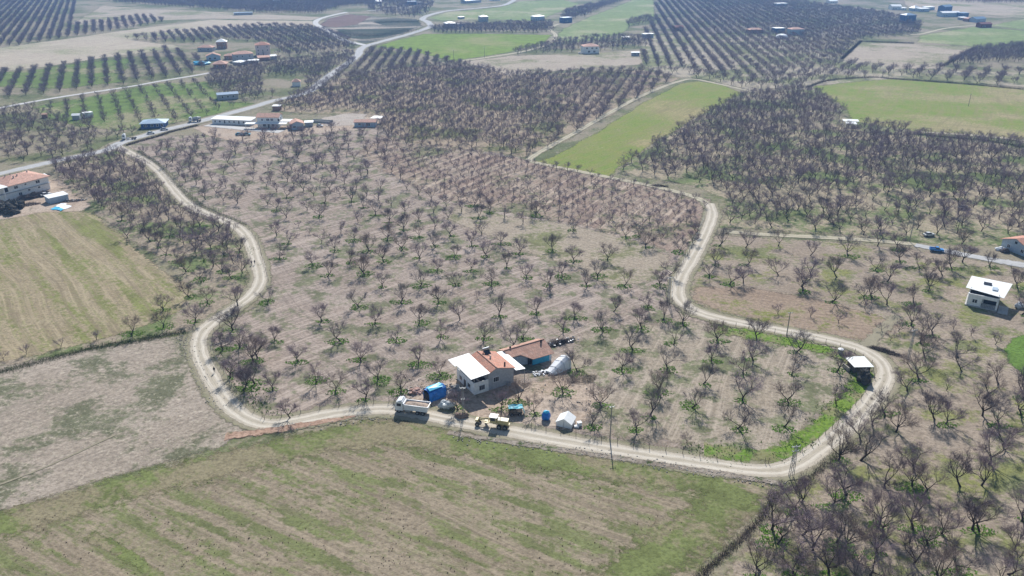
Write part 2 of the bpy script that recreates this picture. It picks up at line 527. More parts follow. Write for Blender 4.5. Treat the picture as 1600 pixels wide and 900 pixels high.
m_right = ground_mat('brown_orchard_soil', (0.30, 0.245, 0.18), (0.36, 0.30, 0.225), (0.17, 0.19, 0.08), 0.44, 0.07, green2=(0.22, 0.23, 0.07),
    stripes=((dirang((1130, 450), (1320, 478)), 0.9, 0.35, 'soil'),))
field('orchard_ground', [(1118, 368), (1200, 372), (1300, 378), (1420, 388), (1500, 402), (1620, 425), (1760, 450), (1800, 700), (1800, 960), (1080, 960), (1150, 870), (1215, 790), (1240, 755), (1300, 705),
      (1360, 650), (1400, 600), (1390, 560), (1350, 533), (1280, 520), (1200, 506), (1130, 490), (1082, 470), (1075, 440), (1095, 400)], m_right, 1.5)
m_brown = ground_mat('bare_brown_plot', (0.31, 0.235, 0.165), (0.35, 0.275, 0.195), (0.20, 0.23, 0.05), 0.33, 0.05,
    stripes=((dirang((1130, 460), (1320, 480)), 0.6, 0.5, 'soil'),))
field('bare_plot', [(1090, 448), (1180, 450), (1280, 468), (1370, 492), (1400, 510), (1360, 532), (1280, 518), (1200, 504), (1130, 488), (1085, 466)], m_brown, 2)
m_loop = ground_mat('pale_grazed_loop', (0.325, 0.275, 0.20), (0.375, 0.32, 0.245), (0.19, 0.205, 0.105), 0.44, 0.10,
    stripes=((dirang((1290, 560), (1270, 690)), 1.2, 0.35, 'soil'), (dirang((1290, 560), (1270, 690)), 1.0, 0.3, 'light')))
field('orchard_ground', [(900, 520), (1060, 495), (1140, 512), (1290, 545), (1335, 575), (1320, 630), (1230, 708), (1190, 718), (1040, 695), (900, 672), (880, 600)], m_loop, 4)
m_lush = ground_mat('lush_spring_grass', (0.27, 0.25, 0.13), (0.22, 0.22, 0.1), (0.105, 0.225, 0.03), 0.62, 0.12, green2=(0.17, 0.26, 0.035))
m_left = ground_mat('left_orchard_floor', (0.30, 0.25, 0.18), (0.35, 0.29, 0.21), (0.15, 0.20, 0.07), 0.42, 0.05)
field('orchard_ground', [(85, 262), (180, 232), (205, 248), (240, 275), (272, 318), (340, 352), (372, 368), (388, 405), (392, 440), (350, 480), (318, 515), (285, 520), (200, 530), (70, 565), (-60, 590),
      (-60, 560), (240, 470), (290, 425), (240, 395), (200, 372), (150, 335), (110, 300)], m_left, 2)
m_yard = ground_mat('pinkish_yard_soil', (0.40, 0.31, 0.225), (0.46, 0.38, 0.29), (0.15, 0.15, 0.08), 0.15, 0.08)
field('yard', [(-60, 305), (30, 290), (90, 280), (115, 300), (140, 322), (128, 330), (60, 335), (-60, 352)], m_yard, 2)
field('yard', [(650, 600), (720, 585), (820, 600), (900, 590), (945, 610), (930, 650), (905, 675), (800, 668), (700, 650), (640, 632)], m_yard, 3)
field('yard', [(300, 200), (345, 190), (480, 200), (540, 178), (600, 185), (590, 200), (520, 205), (430, 215), (330, 213)], m_yard, 2)
field('yard', [(325, 200), (400, 200), (440, 204), (445, 218), (380, 224), (335, 214)], m_yard, 2)
field('yard', [(500, 185), (540, 177), (575, 178), (560, 195), (510, 197)], ground_mat('gravel_yard', (.42, .36, .29), (.45, .4, .33), GRND, .1, .05), 2)

# --- open fields
ad = dirang((15, 355), (95, 445))
m_f1 = ground_mat('sprouting_field', (0.305, 0.25, 0.155), (0.34, 0.285, 0.18), (0.22, 0.24, 0.08), 0.46, 0.12, gstretch=(ad, 9.0),
    stripes=((ad, 2.6, 0.55, 'all'), (ad, 3.4, 0.6, 'green'), (ad, 2.0, 0.3, 'light')))
field('crop_field', [(-80, 352), (0, 345), (60, 333), (125, 330), (150, 337), (180, 362), (215, 392), (250, 422), (285, 442), (292, 462), (275, 488), (240, 505), (150, 532), (60, 555), (-80, 585)], m_f1, 2.0)
m_f2 = ground_mat('tufted_fallow', (0.325, 0.275, 0.21), (0.375, 0.32, 0.25), (0.165, 0.175, 0.10), 0.44, 0.06, tuft=0.32, speck=0.3,
    stripes=((dirang((0, 760), (200, 680)), 1.6, 0.35, 'soil'),))
field('fallow_field', [(-80, 585), (150, 545), (280, 525), (302, 540), (315, 590), (340, 635), (385, 668), (350, 695), (200, 742), (0, 798), (-90, 828)], m_f2, 2.0)
af = dirang((400, 775), (537, 837))
m_f3 = ground_mat('cloddy_field', (0.265, 0.218, 0.148), (0.295, 0.245, 0.17), (0.18, 0.205, 0.08), 0.5, 0.28, gstretch=(af, 6.0), speck=0.65, fine=1.0,
    stripes=((af, 1.8, 0.4, 'all'), (af, 3.2, 0.55, 'green'), (af, 1.4, 0.25, 'light')))
field('crop_field', [(-120, 836), (0, 800), (125, 764), (225, 737), (300, 719), (400, 695), (470, 677), (560, 659), (640, 657), (720, 678), (800, 693), (950, 715), (1100, 738), (1195, 754), (1212, 765),
      (1188, 800), (1140, 845), (1092, 890), (1040, 960), (-160, 960)], m_f3, 1.2)
m_f3e = ground_mat('cloddy_field_grassy_margin', (0.255, 0.22, 0.135), (0.25, 0.22, 0.13), (0.17, 0.205, 0.07), 0.56, 0.09, gstretch=(af, 2.0), speck=0.5)
m_tri = ground_mat('green_wheat', (0.30, 0.27, 0.12), (0.34, 0.29, 0.14), (0.17, 0.25, 0.042), 0.72, 0.015,
    stripes=((dirang((870, 262), (1000, 205)), 2.4, 0.5, 'all'), (dirang((870, 262), (1000, 205)), 6, 0.35, 'all')), green2=(0.23, 0.255, 0.06))
field('crop_field', [(838, 253), (950, 276), (968, 262), (1010, 231), (1100, 176), (1160, 147), (1128, 132), (1088, 127), (1062, 131), (1003, 162), (935, 206), (872, 241)], m_tri, 2)
field('crop_field', [(1270, 137), (1290, 129), (1340, 126), (1400, 124), (1500, 131), (1600, 138), (1750, 148), (1750, 232), (1600, 219), (1520, 212), (1440, 207), (1335, 190), (1310, 160)],
      ground_mat('broad_green_field', (0.32, 0.28, 0.14), (0.35, 0.30, 0.16), (0.17, 0.255, 0.042), 0.64, 0.012, stripes=((dirang((1400, 200), (1440, 140)), 3.0, 0.45, 'all'), (dirang((1350, 165), (1500, 180)), 5, .35, 'all')), green2=(0.23, 0.26, 0.065)), 2.5)
m_brightfar = ground_mat('bright_green_wheat', (0.28, 0.28, 0.10), (0.26, 0.27, 0.1), (0.195, 0.29, 0.04), 0.85, 0.01, stripes=((dirang((620, 65), (850, 70)), 3, 0.25, 'all'),))
field('crop_field', [(585, 73), (620, 63), (662, 53), (760, 53), (862, 55), (850, 66), (790, 82), (715, 95), (690, 92), (640, 78)], m_brightfar, 3)
m_palefar = ground_mat('pale_green_pasture', (0.34, 0.33, 0.18), (0.36, 0.35, 0.2), (0.22, 0.29, 0.10), 0.7, 0.01)
field('crop_field', [(670, 28), (700, 19), (780, 12), (812, 2), (880, 0), (905, 6), (860, 24), (842, 33), (760, 30), (690, 32)], m_palefar, 3)
field('crop_field', [(868, 62), (880, 45), (920, 27), (985, 2), (990, -8), (1025, -8), (1022, 28), (985, 40), (975, 50), (940, 62), (890, 66)], m_palefar, 3)
m_tanfar = ground_mat('pale_stubble', (0.44, 0.375, 0.28), (0.47, 0.41, 0.30), (0.30, 0.31, 0.16), 0.35, 0.008, stripes=((dirang((50, 90), (300, 60)), 4, 0.3, 'soil'),))
field('fallow_field', [(-80, 118), (-80, 85), (110, 60), (200, 47), (330, 31), (488, 33), (495, 40), (400, 42), (300, 55), (200, 62), (290, 73), (265, 77), (150, 92), (60, 106)], m_tanfar, 3)
m_tanmid = ground_mat('brown_pasture', (0.38, 0.32, 0.24), (0.42, 0.36, 0.27), (0.24, 0.25, 0.12), 0.4, 0.015)
field('fallow_field', [(110, 38), (160, 9), (230, 14), (370, 20), (500, 27), (488, 32), (330, 29), (240, 32), (200, 42)], m_tanmid, 3)
field('fallow_field', [(735, 95), (800, 87), (920, 84), (1000, 78), (1008, 100), (900, 108), (800, 118), (722, 97)], m_tanmid, 3)
field('fallow_field', [(1315, 94), (1345, 67), (1430, 69), (1520, 74), (1470, 107), (1400, 108), (1330, 104)], m_tanmid, 3)
field('crop_field', [(1433, 66), (1440, 55), (1520, 42), (1600, 48), (1750, 58), (1750, 75), (1600, 74), (1520, 72)], m_palefar, 3)
field('fallow_field', [(1310, -2), (1390, -8), (1760, -8), (1760, 30), (1600, 28), (1500, 20), (1400, 12)], m_tanmid, 4)
field('crop_field', [(1545, 40), (1600, 30), (1760, 35), (1760, 50), (1600, 46)], m_palefar, 3)
m_gleft = ground_mat('left_green_orchard_grass', (0.27, 0.26, 0.14), (0.31, 0.28, 0.16), (0.14, 0.22, 0.05), 0.68, 0.02)
field('grass_margin', [(50, 168), (200, 140), (250, 130), (320, 128), (350, 158), (400, 162), (330, 180), (260, 195), (180, 205), (90, 190)], m_gleft, 4)
field('grass_margin', [(-40, 118), (60, 108), (130, 98), (200, 92), (190, 128), (100, 138), (-40, 135)], m_gleft, 4)
field('crop_field', [(1572, 545), (1582, 530), (1606, 522), (1680, 530), (1680, 600), (1600, 588), (1578, 565)], ground_mat('vivid_wheat', (.2, .24, .07), (.2, .24, .08), (0.13, 0.225, 0.045), .9, .05), 1)
# scrubby quarry ground between the two far roads
m_scrub = ground_mat('scrub_ground', (0.36, 0.31, 0.25), (0.42, 0.37, 0.29), (0.06, 0.075, 0.05), 0.5, 0.02, gstretch=(0.2, 4.0))
field('waste_ground', [(500, 42), (512, 28), (540, 21), (590, 26), (650, 30), (660, 42), (610, 60), (572, 68), (530, 56)], m_scrub, 3)
field('waste_ground', [(500, 40), (515, 29), (545, 22), (580, 26), (560, 38), (525, 43)], ground_mat('dark_ploughed_plot', (0.17, 0.11, 0.09), (0.2, 0.14, 0.11), GRND, .1, .02), 3)

field('orchard_ground', [(1002, 56), (1240, 50), (1300, 92), (1400, 108), (1600, 114), (1700, 120), (1700, 142), (1500, 129), (1400, 122), (1270, 134), (1175, 142), (1090, 122), (1060, 120), (1002, 104)],
      ground_mat('pale_row_orchard_floor', (0.38, 0.33, 0.24), (0.42, 0.37, 0.27), (0.22, 0.24, 0.11), 0.5, 0.02), 4)
field('orchard_ground', [(1020, -10), (1400, -10), (1440, 36), (1420, 54), (1300, 60), (1180, 52), (1006, 55), (1024, 28)],
      ground_mat('dim_row_orchard_floor', (0.25, 0.22, 0.17), (0.29, 0.25, 0.19), (0.13, 0.155, 0.075), 0.5, 0.02), 4)
m_dsc = ground_mat('dark_scrub_ground', (0.10, 0.10, 0.075), (0.14, 0.125, 0.09), (0.05, 0.07, 0.04), 0.6, 0.05, gstretch=(0.0, 4.0))
field('waste_scrub', [(520, 46), (560, 45), (630, 44), (652, 43), (635, 50), (600, 58), (570, 62), (540, 58)], m_dsc, 5)
field('waste_scrub', [(582, 33), (620, 31), (655, 32), (658, 38), (600, 40)], m_dsc, 5)
# --- roads
m_dirt = road_mat('dirt_road', (0.49, 0.43, 0.345), (0.59, 0.535, 0.445), (0.35, 0.31, 0.23))
m_track = road_mat('grassy_track', (0.43, 0.38, 0.28), (0.50, 0.44, 0.34), (0.27, 0.27, 0.14))
m_pave = road_mat('worn_asphalt', (0.45, 0.44, 0.425), (0.50, 0.49, 0.475), (0.38, 0.37, 0.35), 0.4)
m_pale_road = road_mat('pale_concrete_road', (0.55, 0.53, 0.5), (0.6, 0.58, 0.55), (0.48, 0.46, 0.42), 0.2)
m_verge = road_mat('stony_verge', (0.30, 0.265, 0.19), (0.28, 0.25, 0.17), (0.20, 0.20, 0.11), 0.3)
dirt_pts = [(183, 228), (197, 236), (215, 245), (240, 260), (257, 277), (275, 300), (292, 317), (317, 332), (350, 344), (375, 358), (390, 377), (398, 400), (405, 422), (406, 442), (392, 462), (365, 482), (335, 502),
            (314, 522), (311, 547), (324, 580), (345, 615), (368, 642), (395, 658), (430, 664), (480, 655), (540, 644), (610, 640), (680, 652), (760, 668), (860, 686), (940, 700), (1040, 716), (1120, 728),
            (1190, 736), (1235, 730), (1275, 706), (1325, 665), (1362, 625), (1383, 592), (1377, 567), (1342, 544), (1280, 528), (1200, 513), (1120, 497), (1078, 482), (1060, 462), (1065, 435), (1085, 400),
            (1104, 362), (1113, 335), (1108, 318)]
def dw(t): return 4.2
m_bank = ground_mat('dark_stony_bank', (0.25, 0.21, 0.16), (0.33, 0.29, 0.23), GRND, 0.3, 0.3, speck=.8)
strip_field('road_verge', dirt_pts, lambda t: dw(t) + 2.2, m_verge, z=0.30, soft=0.5)
strip_field('dirt_road', dirt_pts, dw, m_dirt, z=0.36, soft=0.28)
strip_field('farm_track', [(1108, 320), (1085, 308), (1050, 298), (1010, 289), (960, 279), (900, 267), (845, 256), (828, 250), (840, 240), (872, 222), (905, 204), (950, 178), (990, 156), (1030, 138), (1062, 127), (1085, 124),
            (1130, 133), (1178, 144)], 3.2, m_track, z=0.33)
strip_field('farm_track', [(1128, 362), (1200, 367), (1300, 372), (1400, 379), (1440, 384)], 3.0, m_track, z=0.33)
strip_field('road', [(1430, 383), (1460, 389), (1500, 397), (1560, 408), (1620, 418), (1720, 434)], lambda t: 3.4 + 1.4 * t, m_pave, z=0.36)
main_road = [(-80, 290), (42, 262), (100, 249), (165, 235), (190, 223), (240, 208), (300, 193), (330, 185), (400, 166), (425, 158), (462, 150), (485, 142), (502, 128), (522, 113), (545, 98), (560, 85), (562, 79),
             (572, 72), (607, 62), (637, 54), (662, 46), (673, 41), (668, 34), (660, 30), (670, 24), (700, 17), (745, 13), (782, 9), (797, 4), (812, -6), (830, -20)]
strip_field('road_verge', main_road, 10.5, m_verge, z=0.30, soft=0.4)
strip_field('road', main_road, lambda t: 6.0 + 1.5 * min(1, t * 2), m_pave, z=0.36, soft=0.15)
strip_field('farm_track', [(572, 71), (542, 64), (525, 57), (507, 46), (493, 36), (504, 28), (542, 19)], 6, m_pale_road, z=0.33)
strip_field('farm_track', [(556, 80), (500, 88), (450, 94), (425, 96)], 3.0, m_track, z=0.33)
strip_field('farm_track', [(-80, 186), (20, 165), (100, 151), (200, 136), (250, 127), (300, 119), (328, 114)], 4.0, m_pale_road, z=0.35, soft=.3)
strip_field('farm_track', [(715, 96), (760, 90), (820, 80), (858, 68), (868, 55), (858, 45), (872, 38)], 4.2, m_track, z=0.34)
strip_field('farm_track', [(1415, 55), (1440, 53), (1480, 44), (1540, 38)], 4, m_track, z=0.33)
strip_field('farm_track', [(1430, 206), (1480, 209), (1540, 213), (1620, 222), (1700, 230)], 3.5, m_track, z=0.33)
strip_field('farm_track', [(575, 17), (620, 13), (650, 10)], 6, m_pale_road, z=0.33)
strip_field('farm_track', [(325, 195), (350, 198), (390, 202), (440, 206)], 6, m_pale_road, z=0.35, soft=.5)
strip_field('farm_track', [(1352, 543), (1366, 528), (1386, 508), (1402, 494)], 3.2, m_verge, z=0.26, soft=1.0)
strip_field('farm_track', [(-60, 778), (60, 735), (180, 680)], 0.5, m_verge, z=0.24, soft=.8)
strip_field('grass_margin', [(-140, 858), (0, 822), (125, 784), (225, 755), (300, 738), (400, 713), (480, 694), (560, 680), (640, 678), (720, 694), (800, 707), (950, 729), (1060, 745), (1130, 756)], 8, m_f3e, z=0.0, soft=1.0)
strip_field('grass_margin', [(1150, 760), (1120, 800), (1060, 845), (1000, 890), (960, 930)], 9, m_f3e, z=0.0, soft=1.0)
strip_field('grass_margin', [(140, 835), (175, 855), (225, 885), (260, 915)], 2.0, m_f3e, z=0.0, soft=1.0)
strip_field('grass_margin', [(1120, 515), (1210, 530), (1290, 548), (1335, 568), (1348, 592), (1322, 632), (1240, 700), (1180, 712), (1100, 705)], 4.5, m_lush, z=0.27, soft=1.0)
strip_field('stony_bank', [(700, 676), (800, 692), (950, 714), (1100, 737), (1190, 751), (1225, 757)], 1.6, m_bank, z=0.29, soft=.7)
m_clay = ground_mat('red_clay', (0.34, 0.215, 0.145), (0.44, 0.31, 0.225), GRND, 0.2, 0.12, speck=0.6)
strip_field('clay_spill', [(352, 682), (372, 680), (400, 676), (440, 671), (480, 664), (520, 657), (556, 651)], lambda t: 2.6 * (1 - t) ** .6 + .5, m_clay, z=.40, soft=.8)
# ------------------------------------------------------------------ bare fruit trees
m_bark = plain('dark_bark', (0.060, 0.048, 0.043), 0.95, 0.1, scale=4)
m_twig = plain('mauve_brown_twigs', (0.255, 0.195, 0.215), 0.9, 0.1, scale=3)
m_twigd = plain('grey_twigs', (0.105, 0.085, 0.085), 0.9, 0.1, scale=3)

def rot_off(d, ang, az):
    u = d.orthogonal().normalized(); w = d.cross(u)
    return (d * math.cos(ang) + (u * math.cos(az) + w * math.sin(az)) * math.sin(ang)).normalized()

def gen_tree(seed, H=6.5, spread=1.0, limbs=4, twigs=6, rt=0.014, lean=0.15, lod=0):
    """returns (trunk MB, crown MB) of a vase-pruned bare fruit tree"""
    r = random.Random(seed)
    T, C = MB(), MB()
    k = H / 6.5
    base = Vector((0, 0, -0.15))
    ht = r.uniform(0.9, 1.5) * k
    la = r.uniform(0, 2 * PI)
    top = Vector((math.cos(la) * lean * ht * 1.4, math.sin(la) * lean * ht * 1.4, ht))
    mid = base.lerp(top, 0.5) + Vector((r.uniform(-.12, .12), r.uniform(-.12, .12), 0)) * k
    r0 = 0.19 * k
    T.chain([base, base + Vector((0, 0, .2)), mid, top], [r0 * 1.5, r0 * 1.05, r0 * .85, r0 * .8], 7 if lod == 0 else 4)
    n = limbs
    a0 = r.uniform(0, 2 * PI)
    def crook(p, d, L, r_a, r_b, mb, sides, up=0.25, seg=3):
        pts = [p]; rad = [r_a]; q = p
        for i in range(seg):
            d = (d + Vector((r.uniform(-.26, .26), r.uniform(-.26, .26), r.uniform(-.1, .16) + up * .5))).normalized()
            q = q + d * (L / seg); pts.append(q); rad.append(r_a + (r_b - r_a) * (i + 1) / seg)
        mb.chain(pts, rad, sides)
        return pts, d
    sA, sB = (6, 4) if lod == 0 else (4, 3)
    tipsn = 0
    for i in range(n):
        a = a0 + 2 * PI * i / n + r.uniform(-.35, .35)
        el = r.uniform(0.45, .95) / max(.6, spread) if i else r.uniform(1.0, 1.3)
        d = Vector((math.cos(a) * math.cos(el), math.sin(a) * math.cos(el), math.sin(el)))
        L = r.uniform(1.9, 2.6) * k
        pts, d1 = crook(top - Vector((0, 0, .1)), d, L, r0 * .48, r0 * .25, T, sA)
        for j in range(3):
            st = pts[-1] if j < 2 else pts[-2]
            d2 = rot_off(d1, r.uniform(.35, .85), r.uniform(0, 2 * PI))
            if d2.z < 0.1: d2.z = abs(d2.z) * .5 + .15; d2.normalize()
            pts2, d2 = crook(st, d2, r.uniform(1.2, 1.8) * k, r0 * .24, r0 * .11, T, sB if lod == 0 else 3, seg=3 if lod == 0 else 2)
            for m in range(5 if lod == 0 else 4):
                st3 = pts2[-1 - (m % 3) if m % 3 < len(pts2) else -1]
                d3 = rot_off(d2, r.uniform(.4, 1.05), r.uniform(0, 2 * PI))
                d3.z = max(d3.z, r.uniform(-.05, .2)); d3.normalize()
                pts3, d3 = crook(st3, d3, r.uniform(.9, 1.35) * k, r0 * .09, r0 * .04, C, 3, seg=2, up=.2)
                for t in range(twigs):
                    f = r.uniform(.25, 1.0)
                    st4 = pts3[0].lerp(pts3[1], f * 2) if f < .5 else pts3[1].lerp(pts3[2], f * 2 - 1)
                    d4 = rot_off(d3, r.uniform(.35, .95), r.uniform(0, 2 * PI))
                    d4.z = d4.z * .8 + .22; d4.normalize()
                    L4 = r.uniform(.7, 1.35) * k
                    e = st4 + d4 * L4
                    u = d4.orthogonal().normalized()
                    w = d4.cross(u)
                    b0 = len(C.v)
                    for an in (0, 2.09, 4.19):
                        C.v.append(st4 + (u * math.cos(an) + w * math.sin(an)) * rt)
                    C.v.append(e)
                    C.f += [(b0, b0 + 1, b0 + 3), (b0 + 1, b0 + 2, b0 + 3), (b0 + 2, b0, b0 + 3)]
                    for s_ in range(3 if lod == 0 else 1):       # side shoots
                        g = r.uniform(.2, .85); p5 = st4.lerp(e, g)
                        d5 = rot_off(d4, r.uniform(.4, .9), r.uniform(0, 2 * PI)); d5.z = d5.z * .8 + .2
                        e5 = p5 + d5.normalized() * r.uniform(.25, .5) * k
                        q = d5.cross(Vector((r.uniform(-1, 1), r.uniform(-1, 1), r.uniform(-1, 1)))).normalized() * rt
                        b0 = len(C.v)
                        C.v += [p5 - q, p5 + q, e5]
                        C.f.append((b0, b0 + 1, b0 + 2))
    zs = sorted(v.z for v in C.v); q = H / zs[int(len(zs) * .995)]
    for mb in (T, C): mb.v = [v * q for v in mb.v]
    wd = sorted(math.hypot(v.x, v.y) for v in C.v)[int(len(C.v) * .9)]
    q = min(1.5, max(.8, H * .52 * spread / wd))
    for mb in (T, C): mb.v = [Vector((v.x * (1 + (q - 1) * min(1, v.z / H * 3)), v.y * (1 + (q - 1) * min(1, v.z / H * 3)), v.z)) for v in mb.v]
    return T, C

def tree_meshes(idx, **kw):
    T, C = gen_tree(**kw)
    to = T.obj('trunk', m_bark, None, True); co = C.obj('crown', kw_tw[idx % len(kw_tw)])
    return to, co
kw_tw = [m_twig, plain('brown_twigs', (0.24, 0.185, 0.165), 0.9, 0.1, scale=3), m_twig, plain('ash_grey_twigs', (0.20, 0.175, 0.18), 0.9, 0.1, scale=3), plain('dark_twigs', (0.16, 0.125, 0.135), 0.9, 0.1, scale=3)]

NEAR = []
specs = [dict(H=rnd.uniform(5.9, 7.5), spread=rnd.uniform(.88, 1.2), limbs=rnd.choice((3, 4, 5, 5, 6)), lean=rnd.uniform(.1, .6)) for _ in range(20)]
for i, sp in enumerate(specs):
    to, co = tree_meshes(i, seed=40 + i * 3, twigs=(12, 10, 12)[i % 3], rt=.0118, **sp)
    NEAR.append((to.data, co.data))
    bpy.data.objects.remove(to); bpy.data.objects.remove(co)
SMALL = []
for i in range(2):
    to, co = tree_meshes(i, seed=90 + i, twigs=5, rt=.010, H=4.2, limbs=3, spread=.8)
    SMALL.append((to.data, co.data))
    bpy.data.objects.remove(to); bpy.data.objects.remove(co)

# prototypes of the far trees (only ever drawn as instances of the one distant mass)
protos = bpy.data.collections.new('distant_tree_kinds')
for i in range(6):
    T, C = gen_tree(seed=200 + i, H=[6.5, 7, 6.2, 6.8, 6, 7.2][i], spread=[1, 1.1, 1.2, .95, 1.1, 1][i], limbs=4, twigs=10, rt=.0205, lod=1)
    me = bpy.data.meshes.new('distant_tree')
    nT = len(T.v)
    me.from_pydata([tuple(v) for v in T.v + C.v], [], T.f + [tuple(a + nT for a in f) for f in C.f])
    me.materials.append(m_bark); me.materials.append(m_twig)
    me.polygons.foreach_set('material_index', [0] * len(T.f) + [1] * len(C.f))
    o = bpy.data.objects.new('kind_%d' % i, me); protos.objects.link(o)

# hand-read trunk bases: (tile origin x, y) then 4x coordinates; size class follows
def T4(ox, oy, lst): return [(ox + a / 4, oy + b / 4) for a, b in lst]
CENTRAL = T4(400, 225, [(265, 95), (75, 165), (222, 160), (378, 155), (500, 215), (585, 180), (655, 215), (65, 265), (130, 300), (300, 295), (238, 260), (400, 260), (340, 220), (462, 290), (527, 325), (625, 290),
    (555, 250), (945, 285), (1018, 320), (1178, 310), (1098, 350), (1265, 350), (1190, 390), (1283, 425), (1110, 430), (1360, 390), (1400, 370), (1460, 425), (1385, 465), (1555, 460), (75, 380), (190, 340),
    (130, 420), (190, 460), (320, 415), (393, 460), (425, 370), (360, 325), (598, 365), (675, 400), (692, 325), (770, 360), (780, 280), (845, 390), (745, 445), (640, 495), (830, 490), (930, 435), (925, 535),
    (1018, 480), (1118, 530), (1200, 470), (1220, 575), (1412, 565), (1018, 585), (820, 600), (1122, 645), (1348, 635), (1530, 625), (130, 575), (265, 515), (333, 560), (200, 625), (147, 720), (410, 620),
    (530, 555), (615, 605), (492, 675), (358, 760), (583, 745), (708, 670), (680, 815), (800, 740), (915, 660), (1020, 720), (1235, 710), (1130, 800), (1345, 790), (1445, 705), (1563, 775), (447, 830),
    (790, 890), (1025, 890), (1250, 885), (1475, 880)]) + \
  T4(800, 225, [(67, 500), (148, 455), (207, 440), (380, 545), (253, 670), (42, 690), (390, 735), (595, 725), (712, 585), (788, 580), (95, 840), (315, 830), (535, 830), (980, 820), (925, 890), (700, 890),
    (235, 890), (470, 890), (1045, 680), (1128, 620), (1155, 570), (835, 650)]) + \
  T4(400, 450, [(75, 90), (412, 210), (645, 120), (905, 95), (1140, 90), (1383, 70), (745, 220), (1020, 225), (1275, 200), (1520, 175), (120, 330), (525, 330), (878, 330), (1155, 310), (1425, 320), (265, 460),
    (655, 460), (1015, 470), (380, 590), (765, 570), (1160, 550), (105, 640), (495, 650), (685, 700), (905, 655), (215, 815), (1590, 375)]) + \
  T4(800, 450, [(155, 165), (393, 185), (320, 270), (65, 320), (237, 35), (635, 150), (850, 130), (570, 270), (415, 525), (320, 660), (150, 800)]) + \
  [(808, 628), (784, 640), (716, 641), (785, 658)]
LOOP = T4(800, 450, [(945, 200), (1070, 235), (810, 255), (755, 385), (1010, 355), (685, 510), (970, 510), (1280, 330), (1245, 460), (1527, 320), (1507, 455), (1195, 600), (905, 650), (1445, 540), (1440, 700),
    (560, 745), (495, 860), (775, 890), (865, 800), (1125, 750), (1410, 880)]) + \
  T4(1200, 450, [(175, 405), (148, 548), (430, 525), (425, 725), (130, 720), (100, 870)]) + [(1073, 692)]
ROADSIDE = T4(0, 450, [(1455, 265), (1390, 390), (1440, 560), (1520, 640), (1585, 460), (1500, 375)]) + [(402, 560), (398, 600), (372, 478)]
WESTERN = T4(0, 225, [(985, 645), (1040, 695), (1105, 740), (1165, 800), (1250, 850), (1230, 700), (1275, 735), (1395, 800), (1445, 840), (820, 515), (880, 560), (760, 480), (1410, 700), (1500, 680), (1215, 560),
    (1060, 585), (1250, 520), (940, 610), (1150, 630)]) + T4(0, 450, [(1190, 60), (1295, 95), (1020, 145), (1220, 215), (1020, 250), (818, 290), (605, 325), (382, 370), (165, 415), (25, 450)])
CORNER = T4(1200, 675, [(25, 610), (215, 645), (430, 695), (210, 440), (488, 395), (730, 350), (912, 240), (440, 180), (580, 60), (690, 600), (675, 765), (905, 610), (1085, 635), (1275, 610), (912, 830), (1335, 335),
    (1385, 205), (1590, 560), (1190, 870), (155, 880), (378, 885), (965, 400), (1500, 890), (1540, 740), (640, 900), (1470, 90)]) + \
  T4(1200, 450, [(942, 570), (1110, 850), (870, 645), (1350, 690), (1440, 600), (1212, 520), (1188, 435), (985, 440), (955, 350), (1030, 295), (893, 235), (1158, 258), (742, 105), (908, 95), (1445, 860),
    (735, 800), (655, 860), (1420, 355), (1115, 640), (1580, 790), (1590, 700), (1340, 800), (800, 900), (1270, 300)]) + [(1187, 893), (1215, 850), (1180, 905), (1240, 905), (1330, 915), (1400, 925), (1470, 912), (1560, 918), (1620, 800), (1625, 700), (1615, 610), (1630, 870), (1345, 720), (1460, 655), (1300, 790), (1245, 800), (1380, 830), (1425, 760), (1500, 760), (1530, 830), (1450, 850), (1320, 860), (1270, 860)]
EASTERN = T4(1200, 225, [(500, 700), (65, 640), (65, 820), (265, 700), (265, 820), (430, 835), (210, 890), (745, 860), (670, 790), (800, 660), (1005, 860), (1215, 740), (1390, 770), (1150, 780), (1090, 820), (950, 780),
    (825, 740)]) + T4(800, 225, [(1295, 640), (1265, 760), (1235, 830), (1465, 760), (1445, 870), (1460, 650)]) + T4(1200, 450, [(215, 20), (395, 90), (600, 65), (1000, 20), (650, 60), (60, 160), (265, 180), (440, 215), (605, 130),
    (710, 270), (765, 330), (815, 270)]) + [(1140, 445), (1590, 450), (1597, 492)]
NORTHEAST = T4(1200, 225, [(30, 330), (125, 315), (55, 410), (165, 385), (220, 290), (265, 360), (240, 455), (310, 270), (350, 425), (365, 335), (390, 250), (452, 310), (455, 400), (545, 285), (548, 375),
    (655, 350), (632, 260), (720, 240), (728, 415), (745, 320), (835, 300), (928, 275), (928, 360), (875, 470), (25, 520), (130, 480), (298, 540), (410, 505), (595, 570), (450, 550), (685, 640), (930, 535),
    (1055, 565), (1105, 520), (1210, 625), (1445, 470), (1355, 350), (1340, 490), (1105, 225), (780, 495), (825, 375), (1235, 245), (1010, 440), (1100, 440), (1010, 330), (1160, 330), (1250, 420), (1550, 235),
    (1230, 340), (1530, 400), (1560, 520), (1445, 315), (1080, 380), (1180, 470), (520, 480), (610, 450), (690, 530), (1180, 560), (1500, 560)])
LITTLE = set(T4(1200, 450, [(1420, 355), (1115, 640), (1158, 258), (60, 160), (265, 180), (440, 215), (605, 130), (710, 270), (765, 330), (815, 270), (1270, 300)]) + T4(400, 225, [(333, 560), (265, 515)]) +
             T4(400, 450, [(1383, 70)]) + T4(800, 450, [(237, 35)]) + T4(0, 450, [(605, 325), (382, 370), (165, 415), (25, 450)]) + [(1073, 692), (785, 658)])
